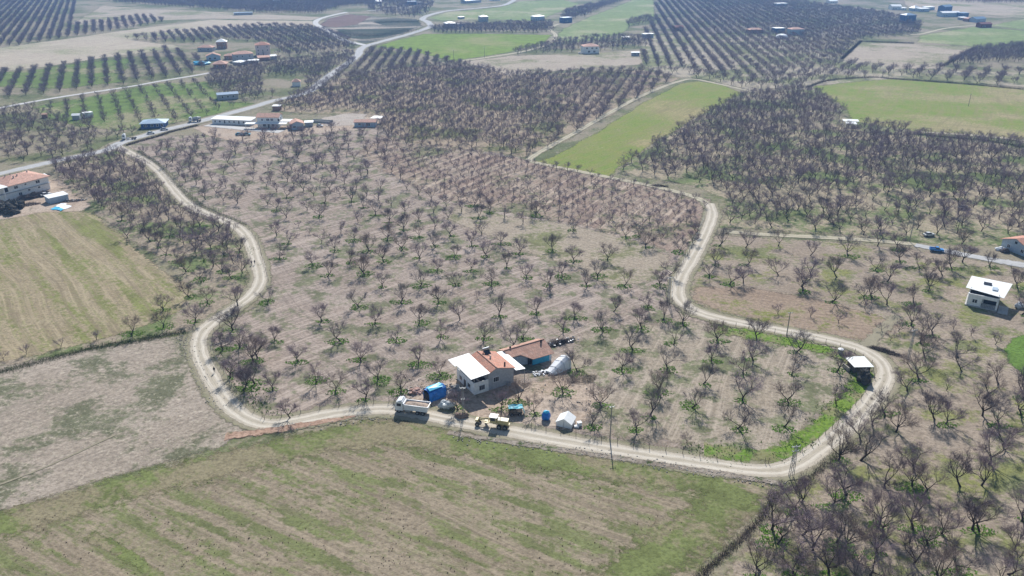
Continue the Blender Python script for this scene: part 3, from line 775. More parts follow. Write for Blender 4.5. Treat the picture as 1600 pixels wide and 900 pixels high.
BLK = [('central', CENTRAL, .90, 'up from house road, middle orchard'), ('loop', LOOP, 1.0, 'up inside the road loop'),
       ('roadside', ROADSIDE, 1.05, 'up beside the left road bend'), ('western', WESTERN, .88, 'up, left of curved dirt road'),
       ('corner', CORNER, 1.1, 'up, bottom right orchard'), ('eastern', EASTERN, 1.05, 'up, between loop and white-roofed house'),
       ('northeast', NORTHEAST, .98, 'up, beyond the right hand lane')]

def inside(p, poly):
    x, y = p; c = False; n = len(poly)
    for i in range(n):
        x1, y1 = poly[i]; x2, y2 = poly[i - 1]
        if (y1 > y) != (y2 > y) and x < (x2 - x1) * (y - y1) / (y2 - y1) + x1: c = not c
    return c

ALL = []      # dict(x, y, s, near, blk)
for nm, lst, sc_, _ in BLK:
    for (px, py) in dict.fromkeys(lst):
        g = G(px, py)
        small = (px, py) in LITTLE
        ALL.append(dict(x=g.x, y=g.y, px=px, py=py, s=sc_ * rnd.uniform(.86, 1.1) * (.5 if small else 1), blk=nm, small=small))
cellset = {}
def cell(x, y): return (int(x // 5), int(y // 5))
def occupied(x, y, d):
    cx, cy = cell(x, y)
    for i in (-1, 0, 1):
        for j in (-1, 0, 1):
            for (a, b) in cellset.get((cx + i, cy + j), ()):
                if (a - x) ** 2 + (b - y) ** 2 < d * d: return True
    return False
for t in ALL: cellset.setdefault(cell(t['x'], t['y']), []).append((t['x'], t['y']))

FARP = []
def lattice(pix, rowdir, dr, da, s=1.0, jit=.8, miss=.08, mind=4.5, small=False, avoid=()):
    """rowdir: two pixel points along a row; dr spacing between rows, da along the row"""
    poly = [G(x, y).to_2d() for x, y in pix]
    pl = [(p.x, p.y) for p in poly]
    ang = dirang(*rowdir)
    u = Vector((math.cos(ang), math.sin(ang))); w = Vector((-u.y, u.x))
    cx = sum(p[0] for p in pl) / len(pl); cy = sum(p[1] for p in pl) / len(pl)
    Rm = max(math.hypot(p[0] - cx, p[1] - cy) for p in pl)
    n1 = int(Rm / da) + 1; n2 = int(Rm / dr) + 1
    for i in range(-n2, n2 + 1):
        for j in range(-n1, n1 + 1):
            if rnd.random() < miss: continue
            x = cx + w.x * i * dr + u.x * j * da + rnd.gauss(0, jit * .5)
            y = cy + w.y * i * dr + u.y * j * da + rnd.gauss(0, jit * .5)
            if not inside((x, y), pl): continue
            qx, qy = px_of(x, y)
            if not (-60 < qx < 1660): continue
            if any(inside((qx, qy), a) for a in avoid): continue
            if occupied(x, y, mind): continue
            FARP.append((x, y, s * rnd.uniform(.8, 1.12)))
            cellset.setdefault(cell(x, y), []).append((x, y))

def vrow(vx, x, y):      # row through pixel (x, y) toward the vanishing point (vx, HORIZON)
    t = 0.2
    return ((x, y), (x + (vx - x) * t, y + (HORIZON - y) * t))

# houses and yards keep clear
CLEAR = [[(300, 190), (345, 180), (400, 172), (445, 170), (490, 180), (560, 175), (600, 182), (596, 206), (480, 212), (440, 222), (380, 226), (330, 220)],
         [(1300, 190), (1345, 185), (1350, 205), (1300, 205)], [(410, 120), (480, 120), (480, 150), (410, 150)]]
lattice([(965, 265), (1010, 237), (1100, 180), (1170, 148), (1275, 142), (1325, 190), (1395, 203), (1440, 214), (1660, 226), (1660, 395), (1560, 372), (1430, 374), (1300, 360), (1140, 350), (1138, 305), (1090, 288), (1000, 272)],
        ((1210, 340), (1330, 300)), 7.2, 6.8, 1.03, .7, .04, 5.4, avoid=CLEAR)
lattice([(470, 178), (420, 168), (508, 130), (600, 110), (720, 100), (800, 118), (1000, 110), (1058, 124), (1000, 152), (940, 184), (868, 224), (832, 246), (780, 238), (640, 222), (596, 204), (590, 180), (540, 172)],
        ((860, 120), (760, 200)), 7.6, 6.4, .9, .45, .05, 4.6)
lattice([(512, 128), (562, 88), (585, 78), (640, 80), (700, 94), (712, 99), (600, 110)], vrow(760, 640, 90), 9, 5.2, .84, .7, .05, 4)
lattice([(212, 236), (330, 214), (480, 207), (600, 206), (640, 226), (600, 250), (640, 285), (560, 270), (500, 285), (420, 290), (380, 320), (330, 320), (290, 290), (255, 262)], ((430, 290), (520, 250)), 9.0, 8.2, .9, 2.2, .18, 6.0)
lattice([(600, 212), (830, 253), (960, 281), (1104, 314), (1098, 345), (1072, 385), (1030, 388), (990, 372), (900, 350), (800, 335), (700, 312), (640, 285), (600, 250)], ((842, 311), (900, 282)), 6.3, 5.8, .56, .8, .08, 4.0)
lattice([(85, 264), (180, 234), (204, 252), (240, 278), (270, 320), (335, 352), (368, 370), (380, 405), (380, 440), (300, 400), (240, 372), (190, 345), (150, 325), (120, 298)], ((150, 270), (260, 350)), 5.1, 5.1, .92, 1.0, .05, 4.6)
lattice([(190, 350), (240, 372), (300, 400), (380, 440), (384, 455), (330, 440), (290, 425), (235, 398), (195, 370)], ((200, 350), (300, 420)), 5.8, 5.6, .9, 1.4, .08, 4.6)
# left background
lattice([(-50, 116), (60, 108), (150, 94), (268, 77), (306, 90), (322, 112), (200, 131), (100, 144), (40, 150), (-50, 160)], vrow(140, 160, 110), 10.4, 4.5, .78, .6, .06, 3.8)
lattice([(60, 168), (200, 141), (320, 124), (350, 156), (395, 160), (300, 188), (215, 200), (150, 190), (80, 185)], vrow(85, 160, 160), 9.5, 6.5, .6, .7, .14, 4.5, avoid=CLEAR)
lattice([(-50, 180), (60, 170), (110, 190), (190, 206), (225, 203), (190, 220), (100, 243), (-50, 275)], ((20, 230), (150, 200)), 9, 8.0, .95, 2.2, .12, 5.5)
lattice([(-50, 78), (-50, -20), (90, -10), (120, 2), (110, 40), (230, 25), (262, 33), (200, 45), (110, 58), (40, 70)], vrow(140, 100, 40), 8.5, 4.8, .8, 1.0, .06, 4)
lattice([(90, -20), (180, 4), (400, 20), (500, 22), (530, 12), (640, 3), (700, -10), (400, -25)], ((200, 10), (400, 16)), 7, 6, .9, 1.5, .05, 4)
lattice([(195, 61), (290, 50), (400, 41), (490, 42), (540, 60), (560, 74), (545, 78), (450, 90), (432, 86), (425, 72), (398, 66), (350, 62), (320, 68), (250, 66)], vrow(140, 350, 60), 8.5, 5.5, .85, .9, .05, 4)
lattice([(318, 121), (330, 115), (400, 100), (450, 96), (556, 82), (556, 90), (535, 102), (512, 117), (492, 134), (470, 143), (430, 152), (395, 156), (350, 150)], ((340, 145), (500, 95)), 6.8, 6.4, .85, .8, .05, 4, avoid=CLEAR)
# centre background
lattice([(672, 45), (700, 42), (860, 36), (868, 46), (855, 52), (760, 52), (680, 52)], ((700, 52), (850, 38)), 8, 6, .95, .8, .06, 4)
lattice([(878, 28), (885, 18), (930, 8), (985, -2), (960, 6), (920, 24), (880, 38)], ((890, 30), (960, 5)), 8, 6, 1, .8, .06, 4)
lattice([(800, 80), (868, 66), (975, 57), (1010, 62), (1008, 74), (940, 80), (890, 82), (800, 86)], ((810, 80), (960, 66)), 8, 7, .9, 1.4, .12, 4.5)
lattice([(575, 16), (560, 2), (660, -6), (680, 5), (668, 22), (655, 28), (600, 24)], ((575, 18), (660, 10)), 9, 8, 1, 2, .25, 5)
lattice([(400, 6), (560, 8), (560, 0), (400, -6)], vrow(650, 500, 4), 14, 6, 1, 1, .05, 5)
# right background
lattice([(1022, 105), (1004, 100), (1004, 50), (1024, 28), (1024, -12), (1110, -12), (1250, 3), (1390, 22), (1440, 36), (1435, 54), (1345, 62), (1315, 92), (1290, 105), (1240, 112), (1180, 128), (1090, 112), (1050, 108)],
        vrow(950, 1100, 70), 9.8, 4.8, .8, .6, .05, 4)
lattice([(1000, 110), (1090, 113), (1180, 129), (1260, 110), (1320, 98), (1400, 110), (1470, 109), (1540, 112), (1660, 118), (1660, 140), (1500, 130), (1400, 122), (1310, 124), (1268, 134), (1240, 140), (1175, 140), (1090, 122)],
        vrow(1700, 1400, 115), 11, 7.5, 1.0, 1.2, .12, 5)
lattice([(1475, 104), (1522, 78), (1600, 72), (1660, 70), (1660, 95), (1560, 98)], ((1480, 100), (1600, 80)), 7.5, 6.5, 1.05, 1, .05, 4)
lattice([(1370, -10), (1660, -14), (1660, 5), (1540, 6), (1470, 2)], ((1400, 0), (1600, 4)), 10, 7, 1, 1, .08, 4)
lattice([(1030, 34), (980, 42), (985, 32), (1024, 28)], ((990, 34), (1020, 34)), 9, 6, 1, 1, .1, 4)

# --- the individuals: hand-read trees first, then the nearest of the lattice ones, 300 in all
def in_view(px, py): return -35 < px < 1635 and -5 < py < 945
ALL = [t for t in ALL if in_view(t['px'], t['py'])]
cand = sorted(ALL, key=lambda t: -t['s'] * ppm(t['y']))
IND = cand[:298]; rest = cand[298:]
for t in rest: FARP.append((t['x'], t['y'], t['s']))
print('individual trees', len(IND), 'distant', len(FARP))

ORD = ['', 'first', 'second', 'third', 'fourth', 'fifth', 'sixth', 'seventh', 'eighth', 'ninth', 'tenth', 'eleventh', 'twelfth', 'thirteenth', 'fourteenth', 'fifteenth', 'sixteenth', 'seventeenth',
       'eighteenth', 'nineteenth', 'twentieth', 'twenty-first', 'twenty-second', 'twenty-third', 'twenty-fourth', 'twenty-fifth']
GRASS_AT = []
nid = 0
for nm, lst, sc_, where in BLK:
    grp = sorted([t for t in IND if t['blk'] == nm], key=lambda t: -t['py'])
    # bands: a new band starts when the next trunk foot stands clearly higher in the picture
    step = {'central': 15, 'loop': 24, 'corner': 26, 'eastern': 20, 'western': 20, 'roadside': 30, 'northeast': 13}[nm]
    bands = []
    for t in grp:
        if not bands or bands[-1][0]['py'] - t['py'] > step: bands.append([t])
        else: bands[-1].append(t)
    for bi, bd in enumerate(bands):
        bd.sort(key=lambda t: t['px'])
        for ti, t in enumerate(bd):
            r2 = random.Random(int(t['px'] * 7 + t['py'] * 131))
            weeds = (not t['small']) and nm in ('central', 'loop', 'western', 'corner', 'eastern', 'roadside') and r2.random() < {'central': .95, 'loop': 1, 'corner': .5, 'eastern': .6}.get(nm, .9) and t['py'] > 300
            size = 'small' if t['small'] else ''
            lab = 'bare %stree, %s from left in %s row %s' % ('sapling ' if t['small'] else 'fruit ', ORD[ti + 1], ORD[bi + 1], where)
            o = thing('fruit_tree', (t['x'], t['y'], 0), r2.uniform(0, 2 * PI), lab, 'tree', 'bare orchard trees')
            var = r2.choice(SMALL) if t['small'] else r2.choice(NEAR)
            s = t['s'] * (1.6 if t['small'] else 1)
            o.scale = (s * r2.uniform(.92, 1.1), s * r2.uniform(.92, 1.1), s)
            for nme, me in (('trunk', var[0]), ('crown', var[1])):
                c = bpy.data.objects.new(nme, me); link(c); c.parent = o
            o.rotation_euler = (r2.gauss(0, .05), r2.gauss(0, .05), o.rotation_euler.z)
            if weeds: GRASS_AT.append((t['x'], t['y'], r2.uniform(1.2, 2.5), r2.random()))
            nid += 1

# --- all the other trees: one mass of instances
def scatter_tree_mass(name, pts, coll, label):
    me = bpy.data.meshes.new(name)
    me.from_pydata([(x, y, 0.0) for x, y, s in pts], [], [])
    a = me.attributes.new('tree_scale', 'FLOAT', 'POINT'); a.data.foreach_set('value', [p[2] for p in pts])
    a = me.attributes.new('tree_turn', 'FLOAT', 'POINT'); a.data.foreach_set('value', [rnd.uniform(0, 2 * PI) for p in pts])
    a = me.attributes.new('tree_kind', 'INT', 'POINT'); a.data.foreach_set('value', [rnd.randrange(6) for p in pts])
    o = bpy.data.objects.new(name, me); link(o)
    ng = bpy.data.node_groups.new('scatter_trees', 'GeometryNodeTree')
    ng.interface.new_socket('Geometry', in_out='INPUT', socket_type='NodeSocketGeometry')
    ng.interface.new_socket('Geometry', in_out='OUTPUT', socket_type='NodeSocketGeometry')
    N = ng.nodes; L = ng.links
    gi = N.new('NodeGroupInput'); go = N.new('NodeGroupOutput')
    ci = N.new('GeometryNodeCollectionInfo'); ci.inputs['Collection'].default_value = coll
    ci.inputs['Separate Children'].default_value = True; ci.inputs['Reset Children'].default_value = True
    ip = N.new('GeometryNodeInstanceOnPoints'); ip.inputs['Pick Instance'].default_value = True
    def at(nm, ty):
        n = N.new('GeometryNodeInputNamedAttribute'); n.data_type = ty; n.inputs['Name'].default_value = nm; return n.outputs['Attribute']
    cx = N.new('ShaderNodeCombineXYZ')
    L.new(at('tree_turn', 'FLOAT'), cx.inputs[2])
    L.new(gi.outputs[0], ip.inputs['Points']); L.new(ci.outputs[0], ip.inputs['Instance'])
    L.new(at('tree_kind', 'INT'), ip.inputs['Instance Index'])
    L.new(cx.outputs[0], ip.inputs['Rotation']); L.new(at('tree_scale', 'FLOAT'), ip.inputs['Scale'])
    L.new(ip.outputs[0], go.inputs[0])
    md = o.modifiers.new('scatter', 'NODES'); md.node_group = ng
    tag(o, label, 'orchards', None, 'stuff')
    return o
scatter_tree_mass('distant_orchard_trees', FARP, protos, 'rows upon rows of bare fruit trees filling the distant orchards')

# --- green weeds round the trunks, along the verges
m_blade = ground_mat('weed_leaves', (0.13, 0.24, 0.04), (0.17, 0.28, 0.055), (0.10, 0.20, 0.03), 0.5, 0.6, edged=False)
gb = MB()
def tuft(x, y, r_, h=0.3, n=3):
    for _ in range(n):
        a = rnd.uniform(0, 2 * PI); L = r_ * rnd.uniform(.5, 1)
        dx, dy = math.cos(a) * L, math.sin(a) * L
        hh = h * rnd.uniform(.5, 1.1)
        k = len(gb.v)
        gb.v += [Vector((x - dy * .5, y + dx * .5, .02)), Vector((x + dy * .5, y - dx * .5, .02)), Vector((x + dx + dy * .4, y + dy - dx * .4, hh)), Vector((x + dx - dy * .4, y + dy + dx * .4, hh * .9))]
        gb.f.append((k, k + 1, k + 2, k + 3))
for (x, y, r_, q) in GRASS_AT:
    ox, oy = rnd.uniform(-.8, .8), rnd.uniform(-.8, .8)
    for i in range(int(42 * r_ * r_)):
        a = rnd.uniform(0, 2 * PI); d = r_ * math.sqrt(rnd.random()) * (1 + .5 * noise.noise(Vector((math.cos(a) * 1.4 + x, math.sin(a) * 1.4 + y, 0))))
        tuft(x + ox + math.cos(a) * d * (1.1 + .6 * q), y + oy + math.sin(a) * d * (1.2 - .5 * q), rnd.uniform(.15, .36), .17, 2)
def verge_tufts(pix, per, spread):
    pts = [G(a, b) for a, b in pix]
    for p, q in zip(pts, pts[1:]):
        L = (q - p).length
        for i in range(int(L * per)):
            c = p.lerp(q, rnd.random())
            x, y = c.x + rnd.gauss(0, spread), c.y + rnd.gauss(0, spread)
            if noise.noise(Vector((x * .12, y * .12, 5))) > -.05: tuft(x, y, rnd.uniform(.15, .35), .3, 2)
verge_tufts([(1110, 508), (1200, 526), (1290, 545), (1340, 570), (1348, 595), (1310, 640), (1270, 680), (1225, 712), (1150, 712), (1080, 705)], 16, 2.0)
verge_tufts([(340, 520), (350, 560), (375, 600), (405, 635), (440, 650)], 9, 1.5)
verge_tufts([(376, 370), (392, 400), (394, 425), (388, 440)], 9, 2.0)
go = gb.obj('weeds', m_blade); tag(go, 'bright green weeds round trunks and along the road loop', 'weeds', None, 'stuff')


# ------------------------------------------------------------------ haze: the air between the camera and the far fields
hm = bpy.data.materials.new('haze_air'); hm.use_nodes = True
ht_ = hm.node_tree; ht_.nodes.clear()
hout = ht_.nodes.new('ShaderNodeOutputMaterial'); hv = ht_.nodes.new('ShaderNodeVolumePrincipled')
hv.inputs['Color'].default_value = (0.28, 0.54, 1.0, 1); hv.inputs['Density'].default_value = 0.00017; hv.inputs['Anisotropy'].default_value = 0.35
ht_.links.new(hv.outputs[0], hout.inputs['Volume'])
hb = MB(); hb.box((0, (GY0 + GY1) / 2, 53.5), (2 * GX + 40, GY1 - GY0 + 40, 109))
ho = hb.obj('haze', hm); ho['kind'] = 'stuff'
#OBJS#

# ------------------------------------------------------------------ materials of built things
m_white = plain('white_render', (0.80, 0.80, 0.79), .8)
m_wroof = plain('white_sheet_roof', (0.80, 0.80, 0.78), .5, .4, var=.06)
m_greyw = plain('grey_render', (0.40, 0.41, 0.43), .85)
m_bluew = plain('pale_blue_wall', (0.42, 0.50, 0.58), .85)
m_navy = plain('dark_blue_wall', (0.07, 0.12, 0.26), .8)
m_brick = plain('hollow_brick', (0.33, 0.20, 0.15), .9)
m_dirtyw = plain('weathered_plaster', (0.50, 0.47, 0.42), .9)
m_glass = plain('dark_glass', (0.03, 0.035, 0.045), .15, .5, var=.05)
m_dark = plain('dark_paint_and_shade', (0.03, 0.03, 0.035), .9)  # serves dark doors and chimneys, and painted shade under roofs and in openings
m_frame = plain('white_frame', (0.7, 0.7, 0.7), .5)
m_steel = plain('galvanised_steel', (0.36, 0.37, 0.38), .5, .4, .4)
m_wood = plain('weathered_wood', (0.16, 0.13, 0.105), .9)
m_conc = plain('concrete', (0.42, 0.41, 0.39), .9)
m_tile = tile_mat('clay_tiles', (0.56, 0.27, 0.19), .6)
m_tile2 = tile_mat('old_clay_tiles', (0.50, 0.29, 0.215), .75)
m_tilep = tile_mat('pale_clay_tiles', (0.62, 0.36, 0.27), .6)
m_bsheet = plain('blue_sheet_roof', (0.16, 0.25, 0.36), .5, .4)
m_tarp = plain('blue_tarpaulin', (0.015, 0.17, 0.55), .45, .4, var=.35, scale=1.2)
m_turq = plain('turquoise_tarpaulin', (0.05, 0.42, 0.52), .45, .4, var=.3, scale=1.2)
m_tarpl = plain('light_blue_tarpaulin', (0.05, 0.45, 0.68), .45, .4, var=.25, scale=1.2)
m_sheetw = plain('white_canvas', (0.80, 0.80, 0.80), .7, .3, var=.10)
m_rubber = plain('tyre_rubber', (0.03, 0.03, 0.03), .9)
m_rim = plain('wheel_rim', (0.25, 0.25, 0.25), .5, .4, .3)
m_truckw = plain('truck_white_paint', (0.78, 0.79, 0.80), .35, .5, var=.1)
m_chass = plain('chassis_black', (0.04, 0.04, 0.045), .7)
m_load = plain('sandy_gravel_load', (0.42, 0.33, 0.26), 1, .05, var=.35, scale=3)
m_yel = plain('faded_yellow_paint', (0.60, 0.49, 0.24), .5, .4, var=.2)
m_cream = plain('cream_paint', (0.68, 0.60, 0.42), .5, .4)
m_straw = plain('dry_brush', (0.13, 0.11, 0.105), 1, .05, var=.4, scale=2)
m_bush = plain('bush_foliage', (0.10, 0.095, 0.085), 1, .05, var=.4, scale=2)
m_hedge = plain('bramble_stems', (0.12, 0.095, 0.085), 1, .05, var=.4, scale=2)
m_dgreen = plain('ditch_grass', (0.07, 0.105, 0.04), 1, .05, var=.4, scale=1)
m_stone = plain('field_stone', (0.42, 0.38, 0.33), 1, .1, var=.3)

def frame_of(pl, pr):
    a, b = G(*pl), G(*pr)
    return a, math.atan2(b.y - a.y, b.x - a.x), (b - a).to_2d().length

def window(parent, x, z, w, h, side='front', W=0, D=0, panes=1, sub=False, name='window'):
    """front: wall y=0; left: wall x=0 (x is then the distance along y); right: wall x=W"""
    mb, pb = MB(), MB()
    def put(m_, c, d):
        if side == 'front': m_.box((c[0], -c[1], c[2]), d)
        elif side == 'left': m_.box((-c[1], c[0], c[2]), (d[1], d[0], d[2]))
        else: m_.box((W + c[1], c[0], c[2]), (d[1], d[0], d[2]))
    put(mb, (x, .03, z), (w + .16, .06, h + .16))
    pw = w / panes
    for i in range(panes):
        put(pb, (x - w / 2 + pw * (i + .5), .065, z), (pw * .82, .03, h * .92))
    f = mb.obj(name, m_frame, parent)
    pb.obj('pane', m_glass, f)
    return f

def building(name, label, cat, pl, pr, D, H, roof='gable', rh=1.5, wall=None, rmat=None, wins=(), over=.45, W=None, ang=None, group=None, extra=None, door=None, base=None):
    wall = wall or m_white; rmat = rmat or m_tile
    o, a, w = frame_of(pl, pr)
    if W is None: W = w
    if ang is not None: a = R(ang)
    t = thing(name, (o.x, o.y, 0), a, label, cat, group)
    wb_ = MB(); wb_.box((W / 2, D / 2, H / 2 - .1), (W, D, H + .2))
    if roof == 'gable':
        for x in (0.001, W - .001): wb_.add([(x, 0, H), (x, D, H), (x, D / 2, H + rh)], [(0, 1, 2)])
    if roof == 'gabley':
        for y in (0.001, D - .001): wb_.add([(0, y, H), (W, y, H), (W / 2, y, H + rh)], [(0, 1, 2)])
    if roof == 'mono':
        for x in (0.001, W - .001): wb_.add([(x, 0, H), (x, D, H), (x, D, H + rh)], [(0, 1, 2)])
        wb_.add([(0, D, H), (W, D, H), (W, D, H + rh), (0, D, H + rh)], [(0, 1, 2, 3)])
    wb_.obj('wall', wall, t)
    rb = MB(); e = over; th = .14
    if roof == 'gable':
        dz = rh * e / (D / 2)
        rb.slab([(-e, -e, H + .1 - dz), (W + e, -e, H + .1 - dz), (W + e, D / 2, H + .1 + rh), (-e, D / 2, H + .1 + rh)], th)
        rb.slab([(-e, D / 2 + .002, H + .1 + rh), (W + e, D / 2 + .002, H + .1 + rh), (W + e, D + e, H + .1 - dz), (-e, D + e, H + .1 - dz)], th)
    elif roof == 'gabley':
        dz = rh * e / (W / 2)
        rb.slab([(-e, -e, H + .1 - dz), (W / 2, -e, H + .1 + rh), (W / 2, D + e, H + .1 + rh), (-e, D + e, H + .1 - dz)], th)
        rb.slab([(W / 2 + .002, -e, H + .1 + rh), (W + e, -e, H + .1 - dz), (W + e, D + e, H + .1 - dz), (W / 2 + .002, D + e, H + .1 + rh)], th)
    elif roof == 'hip':
        z0, z1 = H + .02, H + rh; q = min(W, D) / 2
        if W >= D: r0, r1 = (q, D / 2, z1), (W - q + .01, D / 2, z1)
        else: r0, r1 = (W / 2, q, z1), (W / 2, D - q + .01, z1)
        c = [(-e, -e, z0), (W + e, -e, z0), (W + e, D + e, z0), (-e, D + e, z0)]
        cb = [(x, y, z - .14) for x, y, z in c]
        fs = [(0, 1, 5, 4), (1, 2, 5), (2, 3, 4, 5), (3, 0, 4)] if W >= D else [(0, 1, 4), (1, 2, 5, 4), (2, 3, 5), (3, 0, 4, 5)]
        rb.add(c + [r0, r1] + cb, fs + [(9, 8, 7, 6), (0, 6, 7, 1), (1, 7, 8, 2), (2, 8, 9, 3), (3, 9, 6, 0)])
    elif roof == 'mono':
        rb.slab([(-e, -e, H + .1), (W + e, -e, H + .1), (W + e, D + e, H + .1 + rh), (-e, D + e, H + .1 + rh)], .1)
    else:
        rb.slab([(-e, -e, H + .18), (W + e, -e, H + .18), (W + e, D + e, H + .18), (-e, D + e, H + .18)], .17)
    rb.obj('roof', rmat, t)
    for wdw in wins:
        side = wdw[4] if len(wdw) > 4 else 'front'
        window(t, wdw[0], wdw[1], wdw[2], wdw[3], side, W, D, 2 if wdw[2] > 1.3 else 1)
    if door:
        d = MB(); d.box((door[0], -.03, door[2] / 2), (door[1], .06, door[2])); d.obj('door', m_dark if len(door) < 4 else door[3], t)
    if extra: extra(t, W, D, H)
    return t

# ------------------------------------------------------------------ the farmhouse in the middle
o, a, w = frame_of((741, 617.5), (763, 610))
a = R(31)
t = thing('farmhouse', (o.x, o.y, 0), a, 'white farmhouse with orange tiled roof and big white terrace canopy by the truck', 'house')
b = MB()
b.box((2.05, 4.6, 1.25), (4.1, 9.2, 2.7))
b.obj('terrace_block', m_white, t)
b = MB()      # terrace parapet on top of the low white block
b.box((2.05, .09, 2.95), (4.1, .18, .7)); b.box((.09, 4.6, 2.95), (.18, 8.83, .7)); b.box((2.05, 9.11, 2.95), (3.7, .18, .7))
b.obj('parapet', m_white, t)
b = MB(); b.box((2.1, 4.6, 2.66), (3.8, 8.8, .1)); b.obj('terrace_floor', m_dark, t)  # floor coloured near-black for the shade under the canopy
for (x, y) in ((.25, .3), (.25, 4.6), (.25, 8.9), (3.9, .3)):
    p = MB(); p.box((x, y, 4.15), (.12, .12, 2.6)); p.obj('post', m_steel, t)
b = MB()
b.slab([(-1.3, -1.0, 5.35), (4.0, -1.0, 5.6), (4.0, 10.1, 5.95), (-1.9, 10.1, 5.7), (-1.9, 6.4, 5.6), (-1.3, 6.4, 5.58)], .1)
b.obj('terrace_canopy', m_wroof, t)
b = MB()      # the tall grey part with its gable
x0, x1, xr, D_ = 4.12, 11.4, 6.3, 9.4
zl, zr, za = 5.0, 4.5, 5.95
b.add([(x0, .1, -.2), (x1, .1, -.2), (x1, D_, -.2), (x0, D_, -.2), (x0, .1, zl), (x1, .1, zr), (x1, D_, zr), (x0, D_, zl), (xr, .1, za), (xr, D_, za)],
      [(0, 1, 5, 8, 4), (1, 2, 6, 5), (2, 3, 7, 9, 6), (3, 0, 4, 7)])
b.obj('wall', m_greyw, t)
b = MB()
b.slab([(x0 - .25, -.35, zl - .02), (xr, -.35, za + .12), (xr, D_ + .4, za + .12), (x0 - .25, D_ + .4, zl - .02)], .14)
b.slab([(xr + .002, -.35, za + .12), (x1 + .35, -.35, zr + .0), (x1 + .35, D_ + .4, zr + .0), (xr + .002, D_ + .4, za + .12)], .14)
rf = b.obj('roof', m_tile, t)
c = MB(); c.chain([(xr, -.3, za + .14), (xr, D_ + .35, za + .14)], [.13, .13], 8); c.obj('ridge_cap', m_tile2, rf)
for (x, y, z) in ((7.6, 5.2, 6.2), (9.3, .9, 5.9)):
    c = MB(); c.box((x, y, z - .35), (.3, .3, 1.3)); c.obj('chimney', m_conc if y > 2 else m_dark, rf)
sh = MB(); sh.slab([(7.3, 7.2, 5.8), (9.0, 7.2, 5.75), (9.0, 8.4, 6.5), (7.3, 8.4, 6.55)], .07)
s1 = sh.obj('solar_panel', m_glass, rf)
sh = MB(); sh.tube((7.2, 8.6, 6.85), (9.1, 8.6, 6.85), .28, n=12); sh.box((7.5, 8.6, 6.3), (.08, .5, .9)); sh.box((8.8, 8.6, 6.2), (.08, .5, .9)); sh.obj('water_tank', m_steel, rf)
b = MB(); b.slab([(x1 + .1, -.9, 4.1), (x1 + 2.9, -.9, 3.8), (x1 + 2.9, 9.9, 3.8), (x1 + .1, 9.9, 4.1)], .09); b.obj('side_canopy', m_wroof, t)
for y in (-.7, 4.5, 9.6):
    p = MB(); p.box((x1 + 2.75, y, 1.85), (.12, .12, 3.8)); p.obj('post', m_steel, t)
for i in range(3):
    pass
window(t, 2.2, 1.55, 1.55, 1.35, 'front', panes=3)
ob = window(t, 6.3, 2.6, 1.55, 1.35, 'front', panes=3); ob.location.y = .1
window(t, 2.6, 1.5, 1.3, 1.1, 'left', panes=2); window(t, 7.0, 1.5, 1.3, 1.1, 'left', panes=2)
ob = MB(); ob.box((-.04, 4.8, 1.0), (.08, 1.0, 2.0)); ob.obj('door', m_wood, t)
b = MB(); b.tube((-1.2, -1.03, 5.3), (3.9, -1.03, 5.55), .05, n=6); b.obj('gutter', m_steel, t)
st = MB(); st.box((9.6, -.5, .5), (.9, .8, .9)); st.obj('air_unit', m_steel, t)

# old tiled barn behind
bo = G(830, 583)
t = thing('tiled_barn', (1.2, 180.0, 0), R(31), 'old barn with clay tile roof and teal front wall behind the farmhouse', 'barn')
b = MB(); b.hexa([(0, 4.2, -.2), (11.6, 1.2, -.2), (11.6, 8.0, -.2), (0, 8.0, -.2)], [(0, 4.2, 2.7), (11.6, 1.2, 2.4), (11.6, 8.0, 2.6), (0, 8.0, 2.6)])
b.obj('wall', m_bluew, t)
b = MB(); b.box((8.7, 1.55, 1.25), (5.7, .3, 2.3), rz=-.02); b.obj('teal_wall', plain('teal_boards', (0.03, 0.26, 0.42), .6, .3), t)
b = MB()
b.slab([(5.4, .6, 2.5), (12.1, .6, 2.45), (12.1, 5.6, 4.35), (-.5, 5.6, 4.35), (-.5, 2.9, 3.35), (3.0, 2.9, 3.35)], .15)
b.slab([(-.5, 5.602, 4.35), (12.1, 5.602, 4.35), (12.1, 8.8, 3.1), (-.5, 8.8, 3.1)], .15)
rf = b.obj('roof', m_tile2, t)
c = MB(); c.chain([(-.4, 5.6, 4.38), (12.0, 5.6, 4.38)], [.14, .14], 8); c.obj('ridge_cap', m_tilep, rf)
for (x, y) in ((10.6, 4.9), (1.6, 5.9)):
    c = MB(); c.box((x, y, 4.45), (.4, .35, .8)); c.obj('chimney', m_dark, rf)
d = MB(); d.box((5.6, 2.5, 1.1), (1.2, .1, 2.1)); d.obj('door', m_dark, t)
b = MB(); b.add([(12.13, .7, 2.3), (12.13, 8.6, 3.0), (12.13, 5.6, 4.1)], [(0, 1, 2)]); b.add([(11.65, 1.2, 2.3), (11.65, 8.0, 2.3), (11.65, 5.6, 4.1)], [(0, 1, 2)]); b.obj('gable', m_brick, t)

